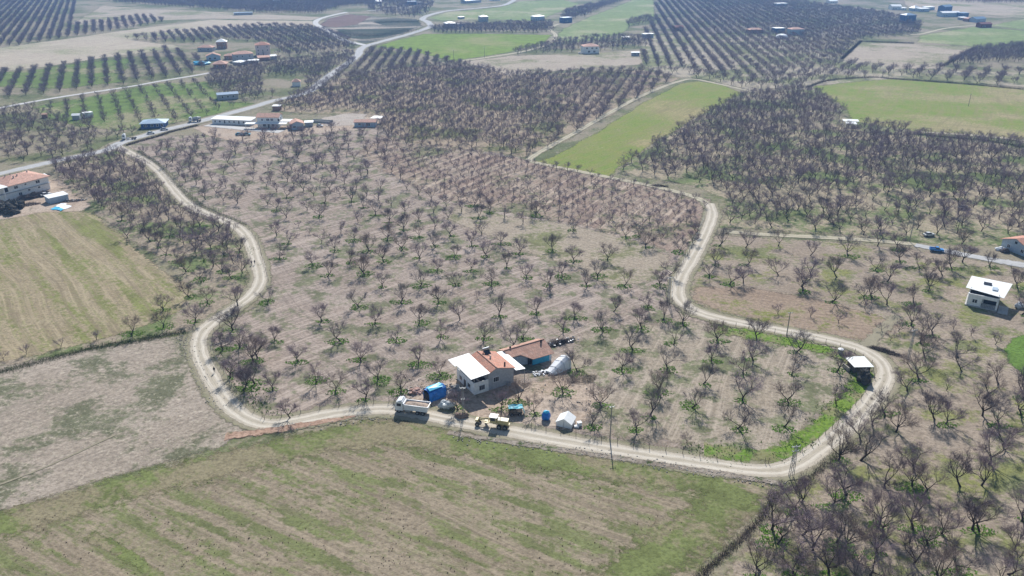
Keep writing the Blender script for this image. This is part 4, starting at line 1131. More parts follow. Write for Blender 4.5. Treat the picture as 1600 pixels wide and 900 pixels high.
# collapsed white plastic tent
t = thing('plastic_tent', (9.6, 180.0, 0), R(45), 'sagging white plastic tent beside the teal walled barn', 'tent')
b = MB()
sec = [(0, 1.5, .7), (2.0, 1.9, 1.6), (4.5, 2.2, 2.6), (6.6, 2.4, 3.4), (7.4, 2.3, 3.3)]
k = 0; rows = []
for (x, w_, h_) in sec:
    h_ *= .95; w_ *= .85; q_ = .12 * (len(rows) % 2)
    rows.append([(x * .88, -w_, 0), (x * .88, -w_ * .92, h_ * (.55 - q_)), (x * .88 + .1, -w_ * .7, h_ * .86), (x * .88, -w_ * .3, h_ * 1.0), (x * .88, w_ * .8, h_ * (.78 - q_)), (x * .88, w_, 0)])
vs = [p for r_ in rows for p in r_]
fs = [(i * 6 + j, i * 6 + j + 1, i * 6 + j + 7, i * 6 + j + 6) for i in range(4) for j in range(5)] + [tuple(range(5, -1, -1)), tuple(24 + i for i in range(6))]
b.add(vs, fs); b.obj('cover', m_sheetw, t)
b = MB()
for i in range(5):
    r_ = rows[i]; b.chain([Vector(p) + Vector((.0, 0, .05)) for p in r_], [.04] * 6, 4)
b.obj('hoops', m_steel, t)

# blue tarpaulin shed
t = thing('tarpaulin_shed', (-20.0, 166.0, 0), R(38), 'blue tarpaulin covered shed between truck and farmhouse', 'shed')
b = MB(); n = 7; vs = []
prof = [(0, 0), (.02, 1.5), (.3, 2.5), (1.3, 2.95), (2.4, 2.7), (2.85, 1.6), (2.9, 0)]
for i in range(9):
    x = 5.0 * i / 8
    for (y, z) in prof: vs.append((x + .1 * noise.noise(Vector((x, y, z))), y + .22 * noise.noise(Vector((x * 1.3, y, z * 2 + 4))), z * (1 + .1 * noise.noise(Vector((x * .9, y * .5, 1))))))
fs = [(i * 7 + j + 1, i * 7 + j, i * 7 + j + 7, i * 7 + j + 8) for i in range(8) for j in range(6)] + [tuple(56 + j for j in range(7))]
b.add(vs, fs); b.obj('side_tarpaulin', m_tarp, t)
b = MB(); b.slab([(.4, .45, 2.95), (4.4, .5, 2.9), (4.5, 1.3, 3.3), (4.4, 2.3, 3.15), (.5, 2.3, 3.15), (.4, 1.3, 3.35)], .06); b.obj('light_patch', m_tarpl, t)
b = MB(); b.box((.35, 1.4, 1.1), (.5, 2.2, 1.9)); b.obj('dark_entrance', m_dark, t)

# ------------------------------------------------------------------ vehicles
def wheel(parent, x, y, r, w=.3, name='wheel'):
    b = MB(); n = 16
    for i in range(n):
        pass
    b.tube((x, y - w / 2, r), (x, y + w / 2, r), r, n=18)
    wh = b.obj(name, m_rubber, parent)
    c = MB(); c.tube((x, y - w / 2 - .02, r), (x, y + w / 2 + .02, r), r * .52, n=12); c.obj('rim', m_rim, wh)
    return wh

def dump_truck(label, loc, yaw, paint, box_mat, load, scale=1.0, group=None, name='dump_truck', drum=False, bodyless=False):
    t = thing(name, loc, yaw, label, 'truck', group); t.scale = (scale * .97,) * 3
    b = MB(); b.box((0, .42, .82), (7.6, .22, .28)); b.box((0, -.42, .82), (7.6, .22, .28)); b.box((-.2, 0, .75), (.4, .9, .2)); b.box((2.4, 0, .8), (.8, .9, .3)); b.obj('chassis', m_chass, t)
    b = MB()
    b.extr_y([(2.15, .75), (4.05, .75), (4.15, 1.9), (3.85, 3.0), (3.5, 3.25), (2.3, 3.3), (2.15, 3.1)], -1.22, 1.22)
    cab = b.obj('cab', paint, t)
    g = MB(); g.add([(4.17, -1.05, 1.98), (4.17, 1.05, 1.98), (3.92, .98, 2.82), (3.92, -.98, 2.82)], [(0, 1, 2, 3)]); g.obj('windscreen', m_glass, cab)
    for s in (-1, 1):
        g = MB(); g.box((3.1, s * 1.235, 2.35), (1.1, .03, .75)); g.obj('side_window', m_glass, cab)
        g = MB(); g.box((4.2, s * 1.5, 2.4), (.1, .18, .5)); g.box((4.1, s * 1.35, 2.6), (.05, .3, .05)); g.obj('mirror', m_chass, cab)
        g = MB(); g.box((4.16, s * .9, 1.0), (.06, .35, .2)); g.obj('headlight', m_frame, cab)
    g = MB(); g.box((4.1, 0, .62), (.25, 2.4, .42)); g.obj('bumper', m_chass, t)
    g = MB(); g.slab([(2.4, -1.1, 3.62), (3.5, -1.0, 3.3), (3.5, 1.0, 3.3), (2.4, 1.1, 3.62)], .28); g.obj('roof_deflector', paint, cab)
    if drum:
        b = MB(); b.chain([(1.9, 0, 1.9), (.9, 0, 2.1), (-1.6, 0, 2.35), (-3.3, 0, 2.6)], [.55, 1.15, 1.15, .5], 14); b.obj('drum', box_mat, t)
        b = MB(); b.box((-3.5, 0, 2.2), (.5, 1.0, 1.8)); b.obj('chute', m_steel, t)
    elif not bodyless:
        b = MB()
        L0, L1, wy, z0, z1 = -4.0, 1.85, 1.25, 1.1, 2.55
        b.box(((L0 + L1) / 2, 0, z0 + .05), (L1 - L0, 2 * wy - .1, .1))
        for s in (-1, 1):
            b.hexa([(L0, s * wy - .04, z0), (L1, s * wy - .04, z0), (L1, s * wy + .04, z0), (L0, s * wy + .04, z0)], [(L0 - .25, s * wy - .04, z1), (L1 + .1, s * wy - .04, z1 + .1), (L1 + .1, s * wy + .04, z1 + .1), (L0 - .25, s * wy + .04, z1)])
            for i in range(7):
                b.box((L0 + .4 + i * .85, s * (wy + .07), 1.82), (.1, .08, 1.35))
            b.box(((L0 + L1) / 2, s * (wy + .06), z1 - .02), (L1 - L0 + .2, .1, .14))
        b.box((L1 + .02, 0, (z0 + z1) / 2 + .1), (.08, 2 * wy - .1, z1 - z0 + .2)); b.box((L0 - .12, 0, (z0 + z1) / 2), (.08, 2 * wy - .1, z1 - z0 - .1), ry=-.16)
        b.slab([(L1, -1.2, 2.75), (L1 + .55, -1.2, 2.95), (L1 + .55, 1.2, 2.95), (L1, 1.2, 2.75)], .08)
        bx_ = b.obj('tipper_body', box_mat, t)
        if load:
            b = MB(); nx_, ny_ = 16, 7; vs = []
            for i in range(nx_ + 1):
                for j in range(ny_ + 1):
                    x = L0 + .02 + (L1 - L0 - .1) * i / nx_; y = -1.17 + 2.34 * j / ny_
                    e = (1 - (2 * i / nx_ - 1) ** 4) * (1 - (2 * j / ny_ - 1) ** 2)
                    vs.append((x, y, 2.2 + .42 * e * (1 + .5 * noise.noise(Vector((x * .9, y, 2)))) + .06 * noise.noise(Vector((x * 4, y * 4, 0)))))
            fs = [(i * (ny_ + 1) + j, (i + 1) * (ny_ + 1) + j, (i + 1) * (ny_ + 1) + j + 1, i * (ny_ + 1) + j + 1) for i in range(nx_) for j in range(ny_)]
            b.add(vs, fs); b.obj('load', m_load, t)
    for s in (-1, 1):
        g = MB(); g.box((.95, s * .95, .75), (1.3, .5, .5)); g.obj('fuel_tank', m_steel, t)
    for x in (3.2, -1.5, -2.9):
        for s in (-1, 1): wheel(t, x, s * 1.02, .52, .32 if x > 0 else .5)
    return t

dump_truck('white dump truck loaded with sand parked on the house road', (-23.6, 161.95, 0.13), R(168), m_truckw, m_truckw, True)

def grader():
    t = thing('road_grader', (-4.0, 155.9, 0.1), R(166.5), 'faded yellow road grader standing on the house road', 'grader')
    b = MB(); b.chain([(4.0, 0, 1.0), (3.4, 0, 1.55), (1.6, 0, 1.95), (.4, 0, 1.75)], [.16, .17, .2, .22], 8); b.box((-1.6, 0, 1.0), (3.9, .9, .3)); b.obj('frame', m_yel, t)
    b = MB(); b.box((.25, 0, 1.9), (1.5, 1.35, 1.5)); cab = b.obj('cab', m_yel, t)
    b = MB(); b.box((.2, 0, 2.78), (1.9, 1.75, .14)); b.obj('cab_roof', m_wroof, cab)
    for s in (-1, 1):
        g = MB(); g.box((.3, s * .69, 2.2), (1.1, .03, .75)); g.obj('side_window', m_glass, cab)
    g = MB(); g.box((1.02, 0, 2.2), (.03, 1.1, .75)); g.obj('windscreen', m_glass, cab)
    b = MB(); b.box((-1.95, 0, 1.62), (2.6, 1.15, 1.0)); hd = b.obj('engine_hood', m_yel, t)
    b = MB(); b.slab([(-3.25, -.7, 2.2), (-.7, -.7, 2.25), (-.7, .7, 2.25), (-3.25, .7, 2.2)], .08); b.obj('hood_top', m_cream, hd)
    b = MB(); b.tube((-1.4, .3, 2.2), (-1.4, .3, 3.0), .07, n=8); b.obj('exhaust', m_chass, hd)
    b = MB(); b.box((1.9, 0, .5), (.16, 3.2, .62), rz=.45, ry=.2); b.obj('blade', m_steel, t)
    b = MB(); b.tube((1.9, 0, .95), (1.9, 0, 1.05), .75, n=16); b.box((2.9, 0, 1.1), (2.0, .16, .16)); b.tube((1.5, .5, 1.1), (1.3, .35, 2.1), .06, n=6); b.tube((1.5, -.5, 1.1), (1.3, -.35, 2.1), .06, n=6); b.obj('circle', m_yel, t)
    b = MB(); b.box((3.9, 0, .62), (.2, 1.7, .2)); b.box((4.2, 0, 1.25), (.6, 1.3, .5)); b.obj('front_axle', m_yel, t)
    b = MB(); b.tube((3.6, .45, 1.3), (3.6, -.45, 1.3), .16, n=8); b.tube((2.9, .3, 1.8), (1.2, .5, 2.1), .05, n=6); b.obj('hydraulics', m_chass, t)
    for s in (-1, 1):
        wheel(t, 3.9, s * 1.0, .56, .36)
        wheel(t, -1.25, s * .95, .58, .4); wheel(t, -2.65, s * .95, .58, .4)
grader()

CARM = {}
def car(label, px, yaw, col, loc=None, pickup=False, scale=1.0, group='parked cars', name='parked_car', clean=False):
    nm = 'car_paint_%s' % ('_'.join(str(int(c * 100)) for c in col))
    pm = plain(nm, col, .3, .5, var=.08)
    g = loc or G(*px)
    t = thing(name, (g[0], g[1], .12), yaw, label, 'pickup' if pickup else 'car', group); t.scale = (scale,) * 3
    b = MB()
    if pickup: prof = [(-2.4, .45), (2.4, .45), (2.4, .8), (2.2, .98), (1.2, 1.05), (-.5, 1.08), (-.55, .95), (-2.4, .95)]
    else: prof = [(-2.1, .4), (2.1, .4), (2.15, .7), (1.9, .88), (1.0, .98), (-1.6, 1.0), (-2.1, .9)]
    b.extr_y(prof, -.85, .85); body = b.obj('body', pm, t)
    c = MB()
    if pickup: c.add([(x, y, z) for (x, z, hw) in ((1.1, 1.05, .8), (.5, 1.68, .66), (-.4, 1.68, .66), (-.52, 1.05, .8)) for y in (-hw, hw)], [(0, 1, 3, 2), (2, 3, 5, 4), (4, 5, 7, 6), (0, 2, 4, 6), (1, 7, 5, 3)])
    else: c.add([(x, y, z) for (x, z, hw) in ((.95, .97, .8), (.25, 1.45, .62), (-1.1, 1.45, .62), (-1.75, .98, .8)) for y in (-hw, hw)], [(0, 1, 3, 2), (2, 3, 5, 4), (4, 5, 7, 6), (0, 2, 4, 6), (1, 7, 5, 3)])
    c.obj('glasshouse', m_glass, t)
    c = MB()
    if pickup: c.box((.05, 0, 1.7), (.98, 1.34, .06))
    else: c.box((-.42, 0, 1.47), (1.35, 1.26, .06))
    c.obj('car_roof', pm, t)
    if pickup:
        c = MB()
        for s in (-1, 1): c.box((-1.45, s * .82, 1.12), (1.9, .07, .36))
        c.box((-2.38, 0, 1.12), (.07, 1.64, .36)); c.obj('cargo_bed', pm, t)
    for x in (1.35, -1.35):
        for s in (-1, 1): wheel(t, x, s * .78, .33, .2)
    for s in (-1, 1):
        c = MB(); c.box((2.14 if not pickup else 2.4, s * .6, .72), (.06, .32, .14)); c.obj('headlight', m_frame, t)
    return t

car('blue pickup driving along the right hand lane', (1463, 393), R(-15) + PI * 0, (0.03, 0.22, 0.55), pickup=True, group=None, name='pickup', scale=.98)
car('pale small vehicle under trees above the blue pickup', (1451, 369), R(10), (0.6, 0.6, 0.58), group=None)
car('white car parked at the corner of the left white house', (72, 306), R(50), (0.62, 0.62, 0.62))
car('blue car at the left of the pair in the roadhouse yard', (374, 211.5), R(-2), (0.04, 0.30, 0.42))
car('blue car at the right of the pair in the roadhouse yard', (386, 211.5), R(3), (0.05, 0.27, 0.36))
car('white car beside the road in front of the dark blue house', (236, 209.5), R(18), (0.6, 0.62, 0.63))
car('silver car further up the road past the dark blue house', (257, 203.5), R(18), (0.42, 0.44, 0.46))
car('white car left of the far red-roofed white house', (907, 84.5), R(8), (0.66, 0.66, 0.66))
car('silver car right of the roadhouse barn', (500, 198), R(-20), (0.5, 0.5, 0.5))
car('white car among the trees east of the lane', (1504, 326), R(30), (0.6, 0.6, 0.6))
car('white car below the far pink-roofed orchard house', (1238, 54), R(5), (0.66, 0.66, 0.66))
g = G(199, 218)
dump_truck('white cab flatbed truck waiting on the asphalt road', (g.x + 1.5, g.y, .14), R(195), m_truckw, m_chass, False, group='trucks on the asphalt road', name='flatbed_truck', bodyless=True, scale=.95)
g = G(303, 190.5)
dump_truck('cement mixer truck with grey drum driving on the asphalt road', (g.x + 1, g.y, .14), R(197), m_truckw, m_steel, False, group='trucks on the asphalt road', name='mixer_truck', drum=True, scale=.9)

# ------------------------------------------------------------------ heaps, covers, small yard things
def heap(name, label, cat, loc, r, mat, seed=1, amp=.3, n=14, group=None, rz=0, fs=1.6):
    b = MB(); b.blob((0, 0, r[2] * .45), r, seed, n, 9, amp, fs)
    o_ = b.obj(name, mat, None, False); o_.location = (loc[0], loc[1], 0.02); o_.rotation_euler = (0, 0, rz)
    tag(o_, label, cat, group); return o_
t = thing('covered_trailer', (.8, 161.2, 0), R(6), 'low trailer with turquoise tarpaulin under a bare tree', 'trailer')
b = MB()
for i in range(6):
    for j in range(4):
        x0_, y0_ = -1.7 + i * .57, -.95 + j * .47
        z = lambda x, y: 2.1 + .25 * noise.noise(Vector((x * 1.3, y * 1.3, 2)))
        b.slab([(x0_, y0_, z(x0_, y0_)), (x0_ + .57, y0_, z(x0_ + .57, y0_)), (x0_ + .57, y0_ + .47, z(x0_ + .57, y0_ + .47)), (x0_, y0_ + .47, z(x0_, y0_ + .47))], .06)
b.slab([(1.6, -1.0, 2.0), (2.2, -1.1, .5), (2.2, .9, .5), (1.6, .9, 2.0)], .08)
b.obj('tarpaulin', m_turq, t)
b = MB(); b.box((0, 0, .7), (3.2, 1.7, .25)); b.box((-.6, 0, 1.15), (1.5, 1.4, .7)); b.obj('trailer_bed', m_wood, t)
for x, y in ((-1.5, -.8), (1.4, -.8), (-1.5, .8), (1.4, .8)):
    b = MB(); b.box((x, y, 1.35), (.09, .09, 1.6)); b.obj('post', m_wood, t)
for s in (-1, 1): wheel(t, -.9, s * .95, .36, .22); wheel(t, .9, s * .95, .36, .22)

t = thing('covered_stack', (8.0, 158.9, 0), R(8), 'round stack tied under a deep blue tarpaulin beside the white hut', 'stack')
b = MB(); b.blob((0, 0, 1.0), (1.1, 1.0, 1.25), 3, 16, 10, .12, 1.4); b.obj('tarpaulin', m_tarp, t)
b = MB(); b.blob((-.05, .05, 1.95), (.72, .65, .42), 8, 12, 8, .2, 1.6, flat=False); b.obj('tarpaulin_top', m_tarpl, t)

t = thing('canvas_hut', (10.2, 156.2, 0), R(-21), 'white canvas hut with pitched roof at the road edge', 'hut')
b = MB(); W_, D_, He, Ha = 3.7, 3.4, 1.15, 2.3
b.add([(0, 0, -.1), (W_, 0, -.1), (W_, D_, -.1), (0, D_, -.1), (0, 0, He), (W_, 0, He), (W_, D_, He), (0, D_, He), (W_ / 2, 0, Ha), (W_ / 2, D_, Ha)],
      [(0, 1, 5, 8, 4), (1, 2, 6, 5), (2, 3, 7, 9, 6), (3, 0, 4, 7)]); b.obj('wall', m_sheetw, t)
b = MB(); b.slab([(-.12, -.15, He + .02), (W_ / 2, -.15, Ha + .1), (W_ / 2, D_ + .15, Ha + .1), (-.12, D_ + .15, He + .02)], .06)
b.slab([(W_ / 2 + .001, -.15, Ha + .1), (W_ + .12, -.15, He + .02), (W_ + .12, D_ + .15, He + .02), (W_ / 2 + .001, D_ + .15, Ha + .1)], .06); b.obj('roof', m_wroof, t)
b = MB(); b.box((W_ + .03, 1.0, .75), (.05, .45, .35)); b.obj('window', m_glass, t)
b = MB(); b.box((W_ + .03, 2.4, .75), (.05, .45, .35)); b.obj('window', m_glass, t)
b = MB(); b.tube((W_ / 2, -.05, 0), (W_ / 2, -.05, 1.7), .04, n=6); b.obj('pole', m_steel, t)
b = MB(); b.box((0, 0, .5), (.95, .8, .9)); b.box((0, 0, .97), (1.05, .9, .07)); oo = b.obj('white_crate', m_sheetw); oo.location = (15.6, 156.3, 0); oo.rotation_euler = (0, 0, .3); tag(oo, 'white box standing right of the canvas hut', 'box')
b = MB(); b.box((0, 0, .25), (1.1, .7, .45)); b.box((.2, .1, .52), (.5, .4, .1)); oo = b.obj('white_sack', m_sheetw); oo.location = (14.9, 155.6, 0); tag(oo, 'low white sack between canvas hut and white box', 'sack')
heap('covered_heap', 'heap under a silver grey sheet between truck and farmhouse', 'heap', (-15.7, 163.9), (1.9, 1.2, 1.4), plain('silver_sheet', (0.50, 0.53, 0.53), .4, .4, var=.2), 5, .35, rz=.3)
heap('dirt_pile', 'reddish dirt pile at the roadside below the farmhouse', 'dirt pile', (-11.8, 159.9), (1.6, 1.0, .8), plain('red_dirt', (0.24, 0.175, 0.14), 1, .05), 9, .3)
heap('sand_heap', 'grey sand heap at the left corner of the farmhouse', 'sand heap', (-14.6, 169.8), (1.5, 1.2, .9), plain('grey_sand', (0.36, 0.31, 0.26), 1, .05), 12, .3)
heap('rubble_pile', 'pile of pale rubble on white sheeting beside the sand heap', 'rubble', (-13.8, 172.6), (1.4, .9, .5), m_stone, 14, .5)
heap('scrap_heap', 'scrap heap with pinkish bags left of the blue tarpaulin shed', 'scrap', (-24.0, 171.0), (1.6, 1.1, .6), plain('faded_red_bags', (0.42, 0.27, 0.22), .9), 15, .6)
heap('garden_bush', 'dense rounded bush in front of the white roofed shed', 'bush', (89.4, 176.0), (1.5, 1.9, 2.3), m_bush, 21, .35, n=20, fs=3)
for i, (px, py, r_, lb) in enumerate(((8, 331, 2.6, 'dark round bush nearest the photo edge by the left house'), (19, 334, 2.3, 'dark round bush second from the edge by the left house'), (27, 325, 2.7, 'tallest dark bush of the clump by the left house'), (14, 323, 2.0, 'dark bush at the back of the clump by the left house'))):
    g = G(px, py); heap('garden_bush', lb, 'bush', g, (r_, r_, r_ * .9), m_bush, 30 + i, .4, group='bushes by the left house', n=18, fs=3)
g = G(52, 309); heap('firewood_stack', 'dark firewood stack along the shaded wall of the left house', 'firewood', g, (5.4, 1.4, 1.4), m_straw, 41, .5, n=24, fs=3, rz=.8)
t = thing('water_tank', (G(1313, 552).x, G(1313, 552).y, 0), 0, 'small round metal tank by the fence above the shed', 'tank')
b = MB(); b.tube((0, 0, 0), (0, 0, 1.3), .75, n=16); b.obj('tank_body', m_steel, t)
b = MB(); b.tube((0, 0, 1.32), (0, 0, 1.5), .78, .2, n=16); b.obj('lid', m_frame, t)
# blue and white sheeting on the ground by the small white shed
b = MB(); g0 = G(95, 325); nS = 12; vs = []
sh_c = [G(80, 327), G(93, 331), G(114, 322.5), G(97, 317.5)]
for i in range(nS + 1):
    for j in range(7):
        u, v = i / nS, j / 6
        p = (sh_c[0].lerp(sh_c[1], v)).lerp(sh_c[3].lerp(sh_c[2], v), u)
        q = noise.noise(Vector((p.x * .5, p.y * .5, 1)))
        vs.append((p.x + q * .8 - g0.x, p.y + q * 1.2 - g0.y, .12 + .5 * abs(noise.noise(Vector((p.x * .6, p.y * .5, 3))))))
fs = [(i * 7 + j + 1, i * 7 + j, (i + 1) * 7 + j, (i + 1) * 7 + j + 1) for i in range(nS) for j in range(6)]
b.add(vs, fs)
oo = mesh_obj('plastic_sheeting', b.v, b.f, [m_tarpl, m_sheetw], [0 if (f_ // 6) < 5 else 1 for f_ in range(len(b.f))]); oo.location = (g0.x, g0.y, 0)
tag(oo, 'crumpled blue and white sheeting on the ground by the small shed', 'sheeting')

# ------------------------------------------------------------------ left white house and its shed
t = thing('white_house', (-214.6, 324.4, 0), R(60), 'two-storey white house with orange tiled roof at the left edge', 'house')
W_, D_, H_ = 20.0, 15.0, 6.0
b = MB(); b.box((W_ / 2, D_ / 2, H_ / 2 - .1), (W_, D_, H_ + .2)); b.obj('wall', m_white, t)
b = MB(); b.box((W_ / 2, -.25, 3.0), (W_ + .6, .7, .2)); b.obj('balcony_ledge', m_greyw, t)
b = MB()
e = .9; c = [(-e + 3, -e, H_), (W_ + e, -e, H_), (W_ + e, D_ + e, H_), (-e + 3, D_ + e, H_)]
b.add(c + [(9, 7.5, H_ + 2.2), (13.5, 7.5, H_ + 2.2)] + [(x, y, z - .18) for x, y, z in c], [(0, 1, 5, 4), (1, 2, 5), (2, 3, 4, 5), (3, 0, 4), (9, 8, 7, 6), (0, 6, 7, 1), (1, 7, 8, 2), (2, 8, 9, 3), (3, 9, 6, 0)])
rf = b.obj('roof', m_tilep, t)
for x, y in ((7, 9.2), (9.5, 9.6), (10.2, 5.6), (16, 8), (8, 4.6)):
    c = MB(); c.box((x, y, H_ + 1.7), (.4, .4, 1.5)); c.obj('chimney', m_conc, rf)
b = MB(); b.slab([(-4.0, -1.2, 6.0), (1.9, -1.2, 6.0), (1.9, D_, 6.2), (-4.0, D_, 6.2)], .15); b.obj('terrace_roof', m_wroof, t)
for x in (-3.7, 0):
    p = MB(); p.box((x, -1.0, 3.0), (.35, .35, 5.8)); p.obj('post', m_white, t)
b = MB(); b.box((-1.7, -.2, 3.1), (4.6, 1.8, .25)); b.obj('balcony', m_greyw, t)
b = MB(); b.box((1.2, -.05, 4.5), (1.8, .1, 1.8)); b.obj('balcony_opening', m_dark, t)
for x, z, w_, h_ in ((5.6, 4.6, 1.6, 1.2), (9.8, 4.9, .7, .6), (15.2, 4.6, 1.8, 1.2), (6.8, 1.4, 1.4, 1.2), (10.8, 2.1, .9, .7), (15.2, 2.1, .9, .7)):
    window(t, x, z, w_, h_, 'front', panes=2)
building('small_white_shed', 'small white shed with flat white roof near the left field', 'shed', (78.5, 319), (106.5, 312.4), 4.8, 2.5, 'mono', .25, m_bluew, m_wroof, over=.25, ang=49, W=7.6)
b = MB(); b.slab([(0, 0, 2.4), (3.4, 0, 2.5), (3.6, 3.2, 2.6), (.2, 3.2, 2.5)], .08)
for x, y in ((.2, .2), (3.1, .2), (3.2, 3.0), (.4, 3.0)): b.box((x, y, 1.2), (.1, .1, 2.5))
oo = b.obj('lean_to_canopy', m_wroof); g = G(64, 284); oo.location = (g.x, g.y, 0); oo.rotation_euler = (0, 0, .9); tag(oo, 'small white canopy on posts behind the left white house', 'canopy')

# ------------------------------------------------------------------ right white house, red-roofed barn
t = thing('terrace_house', (139.1, 221.6, 0), R(-33), 'white single-storey house with raised white sheet roof on the right', 'house')
b = MB(); b.box((3.9, 5, .1), (8.6, 10.6, .5)); b.obj('plinth', m_conc, t)
b = MB(); b.box((1.9, 5, 1.9), (3.8, 10, 3.6)); b.box((6.0, 6.6, 1.9), (4.4, 6.8, 3.6)); b.box((7.95, .25, 1.9), (.5, .5, 3.6)); b.box((6.0, .2, 3.35), (4.4, .4, .7)); b.obj('wall', m_white, t)
b = MB(); b.box((4.1, .1, 3.85), (8.4, .25, .35)); b.box((.1, 5, 3.85), (.25, 9.6, .35)); b.box((8.1, 5, 3.85), (.25, 9.6, .35)); b.obj('parapet', m_white, t)
b = MB(); b.box((4.1, 5, 3.74), (7.6, 9.4, .06)); b.obj('attic_floor', m_dark, t)  # near-black colour puts the shade below the raised roof into the floor
b = MB(); b.slab([(-1.2, 2.0, 4.9), (9.2, -.2, 4.7), (10.6, 10.6, 5.7), (-.6, 11.2, 5.6)], .1); rf = b.obj('raised_roof', m_wroof, t)
b = MB(); b.box((4.2, 7.0, 5.62), (2.2, 1.4, .08), rx=.2); b.obj('solar_panel', m_glass, rf)
b = MB(); b.box((6.4, 4.4, 5.4), (1.5, 2.0, .08), rx=.1); b.obj('skylight', m_bluew, rf)
for x, y in ((.3, 2.6), (7.9, .6), (8.0, 9.6), (.4, 9.6)):
    p = MB(); p.box((x, y, 4.5), (.14, .14, 1.5)); p.obj('post', m_steel, t)
window(t, 2.0, 1.9, 1.3, 1.1, 'front', panes=2)
b = MB(); b.box((6.0, 3.1, 1.7), (3.4, .1, 2.4)); b.obj('terrace_glazing', m_glass, t)
b = MB()
for i in range(9): b.box((4.2 + i * .42, .3, .75), (.06, .06, .9))
b.box((5.9, .3, 1.2), (3.6, .07, .07)); b.obj('railing', m_frame, t)
b = MB(); b.box((9.8, 1.6, .1), (2.6, 6, .35)); b.obj('side_terrace', m_conc, t)
g = G(1592, 481)
b = MB(); b.blob((0, 0, .7), (1.5, 1.0, 1.0), 55, 14, 8, .3); oo = b.obj('covered_heap', plain('grey_sheet', (.5, .52, .55), .5, .3)); oo.location = (g.x, g.y, 0); tag(oo, 'grey covered heap right of the terrace house', 'heap')

t = thing('red_roofed_barn', (177.0, 270.5, 0), R(-72), 'grey blue barn with red tiled gable roof at right edge', 'barn')
W_, D_, H_ = 11.0, 9.0, 3.3
b = MB(); b.box((W_ / 2, D_ / 2, H_ / 2 - .1), (W_, D_, H_ + .2)); b.add([(0, 0, H_), (W_, 0, H_), (W_ / 2, 0, H_ + 1.9)], [(0, 1, 2)]); b.add([(0, D_, H_), (W_, D_, H_), (W_ / 2, D_, H_ + 1.9)], [(0, 1, 2)]); b.obj('wall', m_bluew, t)
b = MB(); dz = .25
b.slab([(-.7, -.6, H_ - .1), (W_ / 2, -.6, H_ + 2.05), (W_ / 2, D_ + .6, H_ + 2.05), (-.7, D_ + .6, H_ - .1)], .15)
b.slab([(W_ / 2 + .002, -.6, H_ + 2.05), (W_ + .7, -.6, H_ - .1), (W_ + .7, D_ + .6, H_ - .1), (W_ / 2 + .002, D_ + .6, H_ + 2.05)], .15); b.obj('roof', m_tile, t)
window(t, 8.6, 1.6, 1.2, 1.2, 'front', panes=2); window(t, 3.0, 1.6, 1.2, 1.2, 'front', panes=2)
b = MB(); b.box((-.0, -.03, 2.9), (.01, .01, .01)); b.box((W_ / 2, -.03, 3.7), (1.0, .06, .8)); b.obj('gable_vent', m_dark, t)
for i, (px, py, rr, lb) in enumerate(((1563, 391, .9, 'white sack heap at the left corner of the red-roofed barn'), (1570, 394, .8, 'dark rounded heap against the red-roofed barn'))):
    g = G(px, py); heap('yard_heap', lb, 'heap', g, (1.5, 1.0, rr), m_sheetw if i == 0 else m_straw, 60 + i, .4)

# shed with the white roof inside the loop
t = thing('animal_shed', (88.6, 180.2, 0), R(3), 'low dark shed with white sheet roof inside the road loop', 'shed')
b = MB(); b.box((.1, 2.1, .9), (.18, 4.2, 1.9)); b.box((2.1, 4.1, .9), (4.2, .18, 1.9)); b.box((4.1, 2.1, .9), (.18, 4.2, 1.9)); b.box((2.1, .35, .65), (3.9, .12, 1.3)); b.obj('wall', m_wood, t)
b = MB(); b.slab([(-.4, -.4, 2.1), (4.8, -.4, 2.05), (4.5, 4.6, 2.4), (-1.0, 4.6, 2.45)], .08); rf = b.obj('roof', m_wroof, t)
b = MB(); b.box((-1.1, 2.2, .6), (.5, 2.6, 1.1), rz=.2); b.obj('side_boards', m_stone, t)

# ------------------------------------------------------------------ roadhouse compound
building('long_annex', 'long low white building with white sheet roof beside the asphalt road', 'building', (332, 193.5), (392.5, 196), 6.5, 2.9, 'mono', .5, m_white, m_wroof,
         wins=[(2, 1.6, 1.0, 1.0), (5, 1.6, 1.0, 1.0), (8, 1.5, .9, 1.8), (11, 1.6, 1, 1.0), (14, 1.6, 1, 1), (17, 1.5, .9, 1.8), (20, 1.6, 1, 1)], over=.6)
def rh_extra(t, W, D, H):
    b = MB(); b.slab([(-6.5, -3.4, 2.9), (W + 5, -3.4, 2.9), (W + 5, .0, 3.2), (-6.5, 0, 3.2)], .1); b.obj('veranda_roof', m_wroof, t)
    b = MB(); b.slab([(W + .5, .2, 3.6), (W + 8, .2, 3.6), (W + 8, 5.5, 3.9), (W + .5, 5.5, 3.9)], .1); b.obj('side_roof', m_wroof, t)
    for i in range(6):
        p = MB(); p.box((-6 + i * (W + 10) / 5, -3.2, 1.45), (.15, .15, 2.9)); p.obj('post', m_frame, t)
building('roadhouse', 'two-storey white roadhouse with tiled roof and long veranda', 'house', (403, 199.5), (437, 199.5), 8, 6.1, 'gable', 1.5, m_white, m_tilep,
         wins=[(3, 4.6, .9, 1.0), (6.3, 4.6, 1.8, 1.2), (8.6, 4.6, 1.5, 1.2), (12.5, 4.5, 1.2, 1.5), (4, 1.5, 1.6, 1.6), (9, 1.5, 1.6, 1.6), (4, 4.6, 1.2, 1.2, 'right')], extra=rh_extra, door=(6.5, 1.1, 2.1))
building('roadhouse_barn', 'pale barn with orange gable roof at the right end of roadhouse', 'barn', (455, 203), (475, 201.5), 8, 3.3, 'gabley', 1.4, m_bluew, m_tilep, wins=[(2, 1.6, 1.4, 1.2)], over=.5)
building('side_shed', 'low pale shed right of the roadhouse barn', 'shed', (477, 198), (489, 197.5), 4, 2.4, 'mono', .2, m_greyw, m_wroof)
